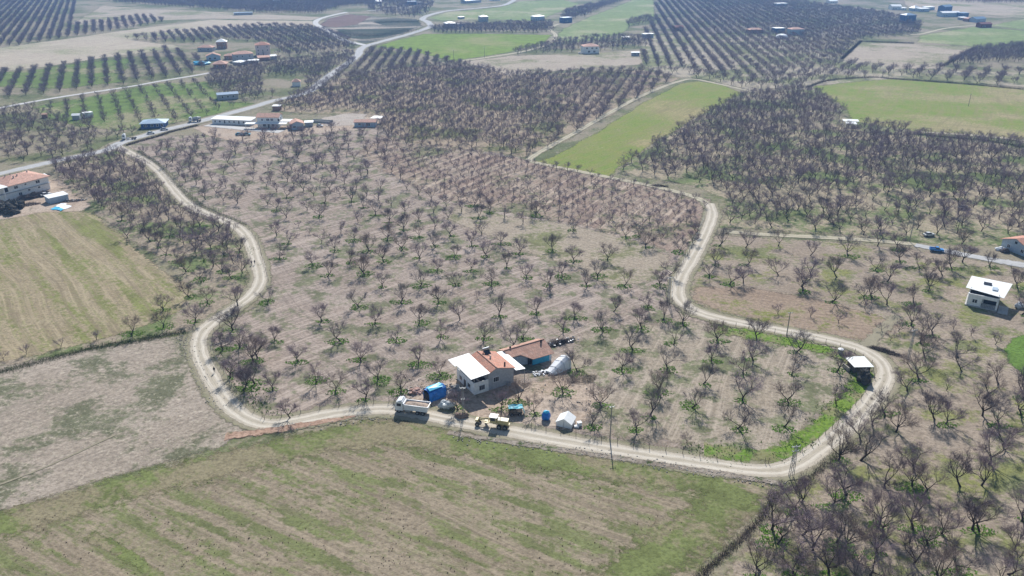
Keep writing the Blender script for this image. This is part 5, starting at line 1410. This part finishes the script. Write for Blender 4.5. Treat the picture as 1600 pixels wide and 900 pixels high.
building('brick_hut', 'small brown brick hut behind the roadhouse', 'hut', (426, 173), (438, 173), 4, 2.8, 'mono', .2, m_brick, m_wroof, over=.2)
building('field_shed', 'pale shed with orange and white roof at the dense orchard edge', 'shed', (554, 198.5), (587, 198.5), 6, 2.9, 'gable', .9, m_bluew, m_tilep, wins=[(3, 1.6, 1.4, 1.4), (8, 1.5, 2.4, 1.8)])
g = G(579, 193)
b = MB(); b.slab([(0, 0, 3.3), (6, -.6, 3.2), (8, 4.2, 3.5), (1.6, 5, 3.6)], .1)
for x, y in ((.4, .3), (5.6, 0), (7.5, 4)): b.box((x, y, 1.6), (.12, .12, 3.3))
oo = b.obj('white_lean_to', m_wroof); oo.location = (g.x, g.y, 0); tag(oo, 'white lean-to roof on posts against the field shed', 'canopy')
t = thing('sheep_trough', (G(500, 192).x, G(500, 192).y, 0), R(-14), 'long grey low wall running from the side shed', 'wall')
b = MB(); b.box((0, 0, .6), (13, .4, 1.2)); b.box((0, 4, .6), (13, .4, 1.2)); b.obj('wall_blocks', m_conc, t)

building('blue_house', 'low dark blue house with hipped sheet roof beside the asphalt road', 'house', (221, 201.5), (258, 200), 10, 3.0, 'hip', 1.6, m_navy, plain('pale_blue_sheets', (.36, .46, .56), .4, .4),
         wins=[(9, 1.7, 1.2, 1.2), (11.5, 1.7, 1.2, 1.2), (2.5, 1.7, 1.6, 1.2), (6, 1.7, 1.6, 1.2)], over=.8)
building('blue_barn', 'grey-blue building with blue sheet roof in the green orchard', 'building', (341, 157), (373, 154.5), 8, 3.6, 'gable', .8, m_greyw, m_bsheet, wins=[(3, 2, 1.3, 1.2), (6.5, 2, 1.3, 1.2), (10, 2, 1.3, 1.2)])
building('white_box_shed', 'white box shed right of its twin in the left orchard', 'shed', (132.5, 184.5), (146.5, 182.5), 4, 2.8, 'flat', .2, m_white, m_wroof, over=.1)
building('pale_shed', 'pale shed with ragged roof left of the white box shed', 'shed', (113.5, 188), (125, 187.5), 4, 2.8, 'gable', .8, m_greyw, m_wroof, over=.3)
building('rusty_hut', 'little brown hut far left in the scattered orchard', 'hut', (66, 185), (74, 184.5), 3, 2.2, 'mono', .2, m_brick, m_brick, over=.2)
building('pump_house', 'little white hut with pointed tiled roof among brown orchards', 'hut', (457, 135.5), (470, 135), 5.5, 3.4, 'hip', 2.0, m_white, m_tilep, over=.3)

# ------------------------------------------------------------------ the hamlet in the upper left
two = [(2.5, 1.6, 1.3, 1.2), (7, 1.6, 1.3, 1.2), (2.5, 4.6, 1.3, 1.2), (7, 4.6, 1.3, 1.2)]
building('village_house', 'low grey house with orange hipped roof, leftmost of the hamlet', 'house', (309, 80.5), (332, 80.5), 9, 3.6, 'hip', 2, m_greyw, m_tilep, wins=[(3, 1.8, 1.4, 1.2), (10, 1.8, 1.4, 1.2)], group='hamlet houses')
building('village_house', 'square two-storey house with pale pyramid roof behind the hamlet', 'house', (339, 76.5), (355, 76), 9, 6.4, 'hip', 2.6, m_brick, m_wroof, wins=two, group='hamlet houses')
building('village_house', 'brown tiled house with dark porch in the hamlet foreground', 'house', (323, 95), (345, 94), 9, 3.8, 'gabley', 2.2, m_bluew, m_tile2, wins=[(3, 1.8, 2.0, 1.5), (7, 1.8, 2.0, 1.5)], group='hamlet houses')
building('village_house', 'small brick house with orange roof in the middle of the hamlet', 'house', (351, 93.5), (366, 93), 7, 3.4, 'hip', 1.6, m_brick, m_tilep, wins=[(2.5, 1.7, 1.2, 1.2)], group='hamlet houses')
building('village_house', 'large two-storey grey house with orange roof in the hamlet', 'house', (367, 97.5), (397, 95.5), 11, 6.6, 'hip', 2.0, m_greyw, m_tilep, wins=two + [(13, 1.6, 2.5, 1.8), (13, 4.6, 1.5, 1.2)], group='hamlet houses')
building('village_house', 'nearest hamlet house with wide pinkish tiled roof', 'house', (334, 107), (353, 106.5), 10, 3.4, 'hip', 2.4, m_brick, m_tilep, wins=[(3, 1.7, 1.3, 1.2), (8, 1.7, 1.3, 1.2)], group='hamlet houses', over=1.0)
building('apartment_block', 'tall pale pink block with orange roof at the right of the hamlet', 'building', (401, 88), (423, 87), 10, 9.6, 'hip', 2.4, plain('pale_pink_render', (.66, .55, .54), .8), m_tile,
         wins=[(2, 2, 1, 1.2), (2, 5, 1, 1.2), (2, 8, 1, 1.2), (6, 2, .7, 8, ), (10, 5, 1, 1.2), (10, 8, 1, 1.2)], group='hamlet houses')
building('village_shed', 'brick annex with orange roof in front of the tall pink block', 'shed', (404, 95.5), (422, 94.5), 6, 2.8, 'mono', 1.0, m_brick, m_tilep, group='hamlet sheds')
building('village_shed', 'white canopy shed right of the tall pink block', 'shed', (424, 93), (433, 92.5), 7, 2.8, 'mono', .3, m_greyw, m_wroof, group='hamlet sheds')
building('village_shed', 'white flat shed below the large grey hamlet house', 'shed', (388, 99), (404, 98.5), 7, 2.2, 'flat', .3, m_greyw, m_wroof, group='hamlet sheds')
building('village_shed', 'white sheeted shed between nearest and large hamlet houses', 'shed', (364, 101), (376, 102), 9, 2.2, 'mono', .4, m_greyw, m_wroof, group='hamlet sheds')
g = G(316, 101); heap('tarpaulin_heap', 'light blue tarpaulin heap at the left foot of the hamlet', 'heap', g, (6, 4, 2.0), m_tarpl, 70, .4, n=18)

# ------------------------------------------------------------------ other far buildings
building('villa', 'white two-storey villa with orange roof behind pale pasture', 'house', (912, 84), (936, 83.5), 12, 6.4, 'hip', 2.0, m_white, m_tilep, wins=[(3, 4.8, 1.6, 1.3), (8, 4.8, 1.6, 1.3), (12, 4.8, 1.6, 1.3), (5, 1.8, 2, 1.5), (10, 1.8, 2, 1.5)])
def fb(label, pl, pr, D, H, roof, rh, wl, rm, cat='house', nm='distant_house', wins=((3, 1.7, 1.5, 1.2), (6, 1.7, 1.5, 1.2)), grp='scattered distant houses'):
    return building(nm, label, cat, pl, pr, D, H, roof, rh, wl, rm, wins=wins, group=grp)
fb('small white trailer-like shed right of the white villa', (987, 87.5), (999, 87.5), 4, 3.0, 'flat', .2, m_greyw, m_wroof, 'shed', 'pasture_shed')
fb('long pale blue building with white roof beyond the villa', (1007, 59.5), (1021, 59), 7, 4.0, 'flat', .3, m_bluew, m_wroof, 'building', 'field_building')
fb('white shed left of the long pale blue building', (975, 62.5), (984, 62), 5, 2.6, 'mono', .3, m_greyw, m_wroof, 'shed', 'field_shed')
fb('dark red hut among trees right of the pale blue building', (1055, 48.5), (1068, 48), 8, 4.0, 'gable', 1.8, m_brick, plain('dark_red_roof', (.22, .09, .08), .8), 'hut', 'red_hut')
fb('white pavilion left of two behind the bright green wheat', (696, 43.5), (712, 43), 10, 5.0, 'hip', 1.6, m_greyw, m_wroof)
fb('white house right of two behind the bright green wheat', (751, 34), (763, 33.5), 9, 6.0, 'hip', 1.4, m_greyw, m_wroof)
fb('low white hut between the two houses behind the wheat', (717, 41), (726, 40.5), 5, 2.4, 'mono', .2, m_greyw, m_wroof, 'hut', 'field_hut')
fb('small white shed above the two houses behind the wheat', (719, 30), (726, 29.5), 6, 2.6, 'mono', .2, m_greyw, m_wroof, 'shed', 'field_shed')
fb('blue-grey house at the orchard end near the winding lane', (835, 32.5), (851, 31.5), 9, 5.0, 'hip', 1.4, m_bluew, m_wroof)
fb('dark house among trees where the winding lane ends', (881, 36), (894, 35), 9, 6.0, 'flat', .2, m_navy, m_bsheet)
fb('dark long barn at the top of the winding road', (728, 5.5), (752, 3.5), 12, 4.0, 'gable', 2.0, m_greyw, m_bsheet, 'barn', 'distant_barn')
fb('white barn left of the dark long barn on top', (768, 1.5), (782, 1), 10, 4.0, 'gable', 1.4, m_white, m_wroof, 'barn', 'distant_barn')
fb('blue building in the tree belt at the top centre', (636, 8), (651, 7.5), 10, 5, 'flat', .2, m_navy, m_bsheet, 'building', 'distant_building')
fb('white hut right of the blue building at top centre', (652, 7), (660, 6.5), 6, 3, 'mono', .2, m_white, m_wroof, 'hut', 'distant_hut')
fb('lone white house at top, left of the tree belt', (589, 6), (597, 5.5), 8, 3.5, 'gable', 1, m_white, m_wroof)
fb('white house at the top edge above the dark orchard', (428, 4), (440, 3.5), 9, 4, 'gable', 1.2, m_white, m_wroof)
fb('white roofed sheds row at the fallow edge upper left', (366, 24), (395, 23), 5, 3, 'mono', .3, m_greyw, m_bsheet, 'shed', 'distant_shed')
fb('pink roofed house left of three in the right orchard', (1171, 52.5), (1192, 52), 9, 4, 'hip', 1.6, m_brick, m_tilep)
fb('white roofed dark house middle of three in right orchard', (1212, 51), (1226, 50.5), 9, 4.5, 'flat', .2, m_navy, m_wroof)
fb('pink roofed two-storey house right of three in right orchard', (1236, 55), (1256, 54.5), 10, 6, 'hip', 1.8, m_bluew, m_tilep)
fb('white roofed blue house near the top of right orchard', (1214, 10), (1230, 9.5), 10, 4, 'flat', .2, m_bluew, m_wroof)
fb('pale roofed house at the far top of right orchard', (1297, 5.5), (1309, 5), 10, 3.5, 'gable', 1.4, m_white, m_wroof)
b = None
g = G(1221, 60); heap('white_greenhouse', 'rounded white tunnel greenhouse below the orchard houses', 'greenhouse', g, (6.5, 6, 3.2), m_sheetw, 71, .05, n=16)
fb('white pillared hall leftmost in the far right village', (1393, 15.5), (1408, 15.5), 12, 5, 'gable', 2, m_white, m_wroof, 'building', 'village_building', grp='far right village')
fb('low white annex beside the pillared hall', (1408, 16), (1416, 16), 8, 3, 'mono', .4, m_white, m_wroof, 'shed', 'village_building', grp='far right village')
fb('tall dark house standing before the far right village', (1414, 36), (1430, 35.5), 11, 9, 'hip', 2, m_navy, m_bsheet, wins=[(3, 4, 1.5, 1.5), (8, 4, 1.5, 1.5), (3, 7.3, 1.5, 1.5)], grp='far right village')
fb('white pyramid roofed house in the far right village', (1428, 17.5), (1438, 17), 9, 4, 'hip', 3, m_bluew, m_wroof, grp='far right village')
fb('long white shed in the middle of the far right village', (1437, 18.5), (1452, 18), 9, 4, 'mono', .6, m_bluew, m_wroof, 'shed', 'village_building', grp='far right village')
fb('second white shed behind the middle one in far village', (1447, 16), (1460, 15.5), 9, 4, 'mono', .6, m_bluew, m_wroof, 'shed', 'village_building', grp='far right village')
fb('dark roofed barn at the back of the far right village', (1475, 19), (1487, 18), 10, 7, 'gable', 2, m_navy, m_bsheet, 'barn', 'village_building', grp='far right village')
fb('largest long white building of the far right village', (1472, 26.5), (1500, 26), 12, 5, 'gable', 1.6, m_bluew, m_wroof, 'building', 'village_building', grp='far right village')
fb('dark blue shed right of the largest village building', (1502, 27), (1513, 26.5), 9, 5, 'mono', .4, m_navy, m_bsheet, 'shed', 'village_building', grp='far right village')
fb('white shed in front of the dark blue village shed', (1502, 31.5), (1511, 31), 6, 3, 'mono', .4, m_greyw, m_wroof, 'shed', 'village_building', grp='far right village')
fb('pink roofed house in the far right village', (1512, 34), (1523, 33.5), 8, 3.5, 'hip', 1.6, m_brick, m_tilep, grp='far right village')
fb('blue roofed barn at the right of the far village', (1524, 35), (1540, 34), 10, 4, 'gable', 2, m_bluew, m_bsheet, 'barn', 'village_building', grp='far right village')
fb('dark red barn standing alone at the pale field corner', (1532, 43.5), (1549, 43), 8, 4.2, 'gable', 1.6, plain('dark_red_wall', (.2, .07, .06), .8), plain('dark_red_roof', (.22, .09, .08), .8), 'barn', 'red_barn')
g = G(1331, 201)
for i, (dx, dy, w_, lb) in enumerate(((-4, 4, 9, 'white sheet canopy upper of two in the shaded right orchard'), (-5, -3, 6, 'white sheet canopy lower of two in the shaded right orchard'))):
    b = MB(); b.slab([(0, 0, 3.6), (w_, -.8, 3.4), (w_ + .6, 3, 3.9), (.6, 3.4, 4.0)], .1)
    for x, y in ((.6, .5), (w_ - .6, 0), (w_, 2.6), (1, 3)): b.box((x, y, 1.7), (.14, .14, 3.5))
    oo = b.obj('sheet_canopy', m_wroof); oo.location = (g.x + dx, g.y + dy, 0); tag(oo, lb, 'canopy', 'sheet canopies in the right orchard')

# ------------------------------------------------------------------ poles and fences
def lattice_pole(name, label, base, h, w0=.7, w1=.25, arms=((.0, 1.6),), yaw=0.0):
    t = thing(name, (base.x, base.y, 0), yaw, label, 'utility pole')
    b = MB()
    def cor(z, i):
        w = (w0 + (w1 - w0) * z / h) / 2
        return Vector(((-1, 1, 1, -1)[i] * w, (-1, -1, 1, 1)[i] * w * .7, z))
    n = int(h / .9)
    for i in range(4):
        b.tube(cor(-.2, i), cor(h, i), .055, n=4)
        for k in range(n):
            z0, z1 = h * k / n, h * (k + 1) / n
            j = (i + 1) % 4
            b.tube(cor(z0, i), cor(z1, j), .03, n=3) if k % 2 else b.tube(cor(z0, j), cor(z1, i), .03, n=3)
    b.obj('lattice_mast', m_steel, t)
    for (dz, L) in arms:
        c = MB(); c.box((0, 0, h - .2 - dz), (L, .1, .1)); ar = c.obj('crossarm', m_steel, t)
        for x in (-L / 2 + .08, 0, L / 2 - .08):
            d = MB(); d.tube((x, 0, h - .15 - dz), (x, 0, h + .12 - dz), .06, n=6); d.obj('insulator', m_frame, ar)
    return t
lattice_pole('lattice_utility_pole', 'tall thin lattice pole with lamp arm before the farmhouse', G(724, 651), 8.0, .5, .25, ((0, 1.5), (3.0, 1.0)))
lattice_pole('lattice_utility_pole', 'broad steel lattice pole at the bottom right road corner', G(1236, 745), 7.8, .9, .5, ((0, 2.0), (1.1, 1.6)), .2)
lattice_pole('lattice_utility_pole', 'steel lattice pole among trees right of the road loop', G(1419, 561), 8.8, .7, .35, ((0, 1.8),), .3)
lattice_pole('lattice_utility_pole', 'steel lattice pole beside the curving middle road', G(1044, 473), 8.5, .7, .35, ((0, 1.8),), .3)
m_polew = plain('grey_pole', (.27, .25, .23), .8)
def utility_pole(label, base, h, r=.13, lean=(0, 0), grp=None):
    t = thing('utility_pole', (base.x, base.y, 0), rnd.uniform(-.3, .3), label, 'utility pole', grp)
    b = MB(); b.tube((0, 0, -.2), (lean[0], lean[1], h), r * 1.2, r * .8, n=8); b.obj('mast', m_polew, t)
    c = MB(); c.box((lean[0], lean[1], h - .35), (1.3, .1, .1)); ar = c.obj('crossarm', m_steel, t)
    for x in (-.58, .58):
        d = MB(); d.tube((lean[0] + x, lean[1], h - .3), (lean[0] + x, lean[1], h - .05), .06, n=6); d.obj('insulator', m_frame, ar)
utility_pole('leaning utility pole between hut and loop on the road edge', G(953, 687), 9.0)
utility_pole('utility pole at the upper road where the loop begins', G(1229, 525), 7.6)
for px, py, h, lb in ((1030, 226, 7, 'lone pole standing in the middle green wheat field'), (1513, 166, 8, 'pale pole standing in the broad right green field'), (709, 95, 9, 'pole left of two at the bright green wheat corner'),
                      (757, 90, 9, 'pole right of two at the bright green wheat corner'), (1176, 128, 8, 'pole at the far tip of the green wheat'), (1421, 378, 9, 'pole beside the lane left of the blue pickup'), (1577, 80, 8, 'pole in the pale field at far right'),
                      (547, 170, 8, 'pole behind the gravel yard near the field shed')):
    utility_pole(lb, G(px, py), h, .14)

def fence(label, pix, spacing, h=1.5, side=0.0):
    pts = [G(a_, b_) for a_, b_ in pix]
    t = thing('wire_fence', (pts[0].x, pts[0].y, 0), 0, label, 'fence')
    P0 = pts[0]; path = []
    for p, q in zip(pts, pts[1:]):
        n = max(1, int((q - p).length / spacing))
        for i in range(n): path.append(p.lerp(q, i / n) - P0)
    path.append(pts[-1] - P0)
    path = path[:96]
    wb2 = MB(); tops = []
    proto = None
    for i, p in enumerate(path):
        lx, ly = rnd.gauss(0, .06), rnd.gauss(0, .06)
        b = MB(); b.tube((p.x, p.y, -.1), (p.x + lx, p.y + ly, h * rnd.uniform(.9, 1.08)), .07, .055, n=5); b.obj('post', m_wood, t)
        tops.append(p)
    for p, q in zip(tops, tops[1:]):
        for z in (.5, .95, 1.35):
            wb2.tube((p.x, p.y, z), (q.x, q.y, z - .02), .008, n=3, caps=False)
    wb2.obj('wire', m_steel, t)
fence('wire fence on posts along the top and right of the road loop', [(1130, 507), (1210, 521), (1290, 537), (1335, 552), (1362, 570), (1366, 592), (1345, 625), (1310, 662), (1268, 697), (1238, 717), (1200, 724)], 3.2)
fence('wire fence on posts between loop orchard and house road', [(1195, 724), (1120, 717), (1040, 705), (940, 689), (900, 681), (830, 668)], 3.4)
fence('wire fence along the house road left of the truck', [(608, 628), (560, 632), (500, 640), (440, 652), (414, 656)], 3.4)
fence('wire fence on the inner side of the left road bend', [(410, 652), (385, 635), (362, 605), (345, 575), (330, 548), (335, 520), (352, 503)], 3.4)
fence('wire fence along the left of the middle road', [(1050, 470), (1050, 445), (1068, 410), (1088, 372), (1100, 342)], 3.4)
fence('wire fence along the curving dirt road to the left orchard', [(210, 236), (240, 250), (270, 275), (310, 315), (350, 334), (385, 352), (404, 380), (413, 415), (420, 440)], 4.5)

# ------------------------------------------------------------------ hedges and ditches
def hedge(label, pix, w, h, mat, per=26, name='hedge', cat='hedge'):
    pts = [G(a_, b_) for a_, b_ in pix]; P0 = pts[0]
    b = MB()
    for p, q in zip(pts, pts[1:]):
        L = (q - p).length; nr = Vector((-(q - p).y, (q - p).x, 0)).normalized()
        for i in range(int(L * per)):
            c = p.lerp(q, rnd.random()) + nr * rnd.gauss(0, w * .32) - P0
            a_ = rnd.uniform(0, 2 * PI); el = rnd.uniform(.3, 1.4); ln = h * rnd.uniform(.5, 1.1)
            tip = c + Vector((math.cos(a_) * math.cos(el), math.sin(a_) * math.cos(el), math.sin(el))) * ln
            q_ = Vector((rnd.uniform(-1, 1), rnd.uniform(-1, 1), rnd.uniform(-.4, .4))).normalized() * .045
            k = len(b.v); b.v += [c - q_, c + q_, tip]; b.f.append((k, k + 1, k + 2))
    o_ = b.obj(name, mat); o_.location = (P0.x, P0.y, .03); tag(o_, label, cat); return o_
hedge('dark brambles in a ditch, standing in for its shadow, lower right of big field', [(1215, 768), (1192, 808), (1150, 850), (1105, 890), (1070, 930)], 1.5, .8, m_hedge, 75)  # dark stems also stand in for the shadow inside the ditch
hedge('twiggy bank of brambles beside the bottom right road corner', [(1240, 768), (1285, 730), (1330, 692)], 2.2, .9, m_hedge, 60)
hedge('dark overgrown ditch between sprouting field and fallow ground', [(-40, 590), (0, 582), (75, 562), (140, 545), (190, 537), (250, 526), (290, 518)], 3.2, .8, m_dgreen, 90, 'ditch_scrub', 'scrub')
hedge('dark hedge along the upper edge of the broad green field', [(1262, 137), (1285, 128), (1310, 124), (1365, 121), (1400, 124), (1500, 131), (1600, 140)], 2.5, 2.4, m_hedge, 34)
hedge('dark hedge round the upper brown pasture on the right', [(1315, 93), (1345, 65), (1428, 68)], 2.5, 2.6, m_hedge, 40)
hedge('scrubby hedge at the left edge of the far right orchard block', [(1472, 104), (1500, 88), (1525, 75)], 4, 2.4, m_hedge, 34)
hedge('dark shrubs along the asphalt road by the flatbed truck', [(196, 228), (215, 222), (245, 214), (268, 206), (310, 196)], 2.2, 1.5, m_hedge, 60)
hedge('scrub along the track below the broad green field', [(1432, 210), (1480, 215), (1540, 220), (1600, 230)], 3, 1.6, m_dgreen, 50, 'track_scrub', 'scrub')
hedge('grey weedy verge right of the curving dirt road', [(215, 236), (245, 255), (272, 285), (305, 318), (345, 336), (385, 352)], 2.4, .7, plain('grey_weeds', (.20, .20, .15), 1, .05), 50, 'roadside_scrub', 'scrub')
hedge('dark green scrub of the waste ground, nearer strip', [(522, 50), (560, 56), (600, 56), (640, 46)], 26, 2.0, plain('dark_scrub', (.05, .065, .045), 1, .05), 45, 'waste_scrub', 'scrub')
hedge('dark green scrub of the waste ground, farther strip', [(585, 36), (620, 34), (655, 34)], 20, 2.0, MATS['dark_scrub'], 45, 'waste_scrub', 'scrub')

# ------------------------------------------------------------------ people on the left road
def person(label, loc, yaw, top, legs, phase=.25):
    t_v = [(0, 0, .95), (0, 0, 1.15), (.01, 0, 1.36), (.02, 0, 1.47), (.03, 0, 1.58), (.04, 0, 1.70),
           (0, .10, .90), (phase, .10, .50), (phase * .6, .10, .08), (phase * .6 + .16, .10, .04),
           (0, -.10, .90), (-phase * .3, -.10, .48), (-phase * 1.2, -.10, .10), (-phase * 1.2 + .15, -.10, .05),
           (0, .19, 1.38), (-phase * .5, .24, 1.10), (-phase * .3, .24, .86), (0, -.19, 1.38), (phase * .5, -.24, 1.10), (phase * .9, -.24, .88)]
    ed = [(0, 1), (1, 2), (2, 3), (3, 4), (4, 5), (0, 6), (6, 7), (7, 8), (8, 9), (0, 10), (10, 11), (11, 12), (12, 13), (2, 14), (14, 15), (15, 16), (2, 17), (17, 18), (18, 19)]
    rad = [.15, .15, .17, .06, .10, .08, .10, .075, .055, .05, .10, .075, .055, .05, .07, .05, .035, .07, .05, .035]
    me = bpy.data.meshes.new('person'); me.from_pydata(t_v, ed, [])
    ob_ = bpy.data.objects.new('person', me); link(ob_)
    ob_.location = (loc.x, loc.y, .15); ob_.rotation_euler = (0, 0, yaw)
    me.materials.append(legs)
    sk = ob_.modifiers.new('skin', 'SKIN')
    for i, r_ in enumerate(rad): me.skin_vertices[0].data[i].radius = (r_, r_ * (.8 if i > 2 else .95))
    me.skin_vertices[0].data[0].use_root = True
    ob_.modifiers.new('sub', 'SUBSURF').levels = 1; ob_.modifiers['sub'].render_levels = 1
    j = MB(); j.chain([(0, 0, .86), (0, 0, 1.1), (.01, 0, 1.38), (.02, 0, 1.47)], [.19, .19, .22, .10], 12); jo = j.obj('jacket', top, ob_, True)
    h = MB(); h.blob((.02, 0, 1.72), (.115, .11, .10), 1, 12, 8, .05, 1, flat=False); h.obj('hair', plain('dark_hair', (.02, .018, .016), .8), ob_, True)
    tag(ob_, label, 'person')
pk = plain('dark_clothes', (.018, .018, .022), .9); pk2 = plain('charcoal_jacket', (.03, .03, .035), .9)
person('person in dark clothes, left of the pair on the curved road', G(393.5, 415), R(-80), pk2, pk)
person('person in dark clothes, right of the pair on the curved road', G(398.5, 414), R(-75), pk, pk, .2)
person('lone person in black walking down the left road', G(335.5, 583), R(-65), pk, pk)
# loose stones along the lower roadside
sb = MB()
for (p, q, n, sp_) in (((700, 682), (900, 704), 120, .9), ((900, 704), (1230, 760), 260, .9), ((285, 520), (300, 560), 90, 1.4), ((300, 560), (345, 640), 110, 1.2), ((430, 672), (640, 650), 70, .8), ((640, 590), (720, 600), 60, 2.2), ((860, 600), (940, 640), 70, 3.0)):
    a_, b_ = G(*p), G(*q)
    for i in range(n):
        c = a_.lerp(b_, rnd.random()) + Vector((rnd.gauss(0, sp_), rnd.gauss(0, sp_), 0)); r_ = rnd.uniform(.06, .2)
        sb.box((c.x, c.y, r_ * .4 + .1), (r_ * 2, r_ * 1.5, r_), rz=rnd.uniform(0, 3), taper=.6)
oo = sb.obj('roadside_stones', m_stone); tag(oo, 'loose pale stones scattered along the road edges', 'stones', None, 'stuff')
cb = MB()      # clods in the ploughed field
poly3 = [(60, 812), (300, 750), (480, 712), (640, 690), (760, 700), (1000, 728), (1150, 770), (1000, 860), (930, 898), (10, 898)]
for i in range(1300):
    px, py = rnd.uniform(0, 1180), rnd.uniform(690, 900)
    if not inside((px, py), poly3): continue
    if noise.noise(Vector((px * .012, py * .03, 2))) < -.05: continue
    g = G(px, py); r_ = rnd.uniform(.04, .10)
    cb.box((g.x, g.y, r_ * .5 + .1), (r_ * 2, r_ * 1.6, r_ * 1.5), rz=rnd.uniform(0, 3), taper=.55)
oo = cb.obj('soil_clods', plain('dark_clod', (.16, .11, .085), 1, .05)); tag(oo, 'dark clods of earth scattered over the big front field', 'clods', None, 'stuff')

def twig_pile(name, label, cat, c, rx, ry, h, mat, n=900, rz=0.0, ln=.9, bits=0, bmat=None):
    c = Vector((c[0], c[1], 0)); b = MB()
    for i in range(n):
        a_ = rnd.uniform(0, 2 * PI); q = math.sqrt(rnd.random())
        lob = .75 + .5 * noise.noise(Vector((math.cos(a_) * 1.3 + c.x, math.sin(a_) * 1.3 + c.y, 0)))
        x, y = math.cos(a_) * q * rx * lob, math.sin(a_) * q * ry * lob
        z = h * max(0, 1 - q) * rnd.uniform(.2, 1)
        az = rnd.uniform(0, 2 * PI); el = rnd.uniform(-.1, .8); L = ln * rnd.uniform(.4, 1.1)
        p = Vector((x, y, z)); e = p + Vector((math.cos(az) * math.cos(el), math.sin(az) * math.cos(el), math.sin(el))) * L
        w = Vector((rnd.uniform(-1, 1), rnd.uniform(-1, 1), rnd.uniform(-.5, .5))).normalized() * .05
        k = len(b.v); b.v += [p - w, p + w, e]; b.f.append((k, k + 1, k + 2))
    o_ = b.obj(name, mat); o_.location = (c.x, c.y, .02); o_.rotation_euler = (0, 0, rz); tag(o_, label, cat)
    if bits:
        d = MB()
        for i in range(bits):
            r_ = rnd.uniform(.1, .35); d.box((rnd.uniform(-rx, rx) * .9, rnd.uniform(-ry, ry) * .9, r_ * .5 + rnd.uniform(0, h * .4)), (r_ * 2, r_, r_), rz=rnd.uniform(0, 3), rx=rnd.uniform(-.5, .5))
        d.obj('scraps', bmat or m_stone, o_)
    return o_
twig_pile('brush_pile', 'dark brush and junk pile at the right end of the tiled barn', 'brush pile', G(872, 537), 7.5, 1.6, 1.3, m_straw, 2200, .45, 1.0, 26, m_steel)
twig_pile('brush_pile', 'low brown brush pile on rough grass right of the farmhouse yard', 'brush pile', G(912, 592), 5.5, 3.4, .4, plain('brown_weeds', (.26, .21, .155), 1, .05), 800, .3)
twig_pile('brush_pile', 'dark brush pile beyond the bend near the white-roofed shed', 'brush pile', G(1381, 549), 5.2, 1.5, 1.0, m_straw, 1800, -.65)
twig_pile('brush_pile', 'brush pile beside the small track below the green wheat', 'brush pile', G(1030, 291), 5, 1.6, 1.2, m_straw, 1100, -.3)
twig_pile('brush_pile', 'twiggy brush pile in the yard right of the dark bushes', 'brush pile', G(48, 320), 4.5, 2, 1.4, m_straw, 1200, .5)
twig_pile('scrap_heap', 'dark scrap scattered right of the small white shed', 'scrap', G(116, 314), 5.5, 1.8, .7, m_straw, 1200, .3, .8, 24, m_steel)
twig_pile('scrap_heap', 'scattered junk and stones at the left corner of the blue tarpaulin shed', 'scrap', G(655, 610), 3.4, 1.8, .4, m_straw, 300, .2, .8, 60, m_stone)
twig_pile('scrap_heap', 'scattered junk between farmhouse left wall and blue shed', 'scrap', G(706, 611), 2.2, 3.2, .5, m_straw, 500, .2, .8, 50, m_stone)
twig_pile('scrap_heap', 'pale planks and junk at the foot of the plastic tent', 'scrap', G(847, 584), 2.6, 1.2, .4, m_straw, 200, .2, .8, 40, m_sheetw)
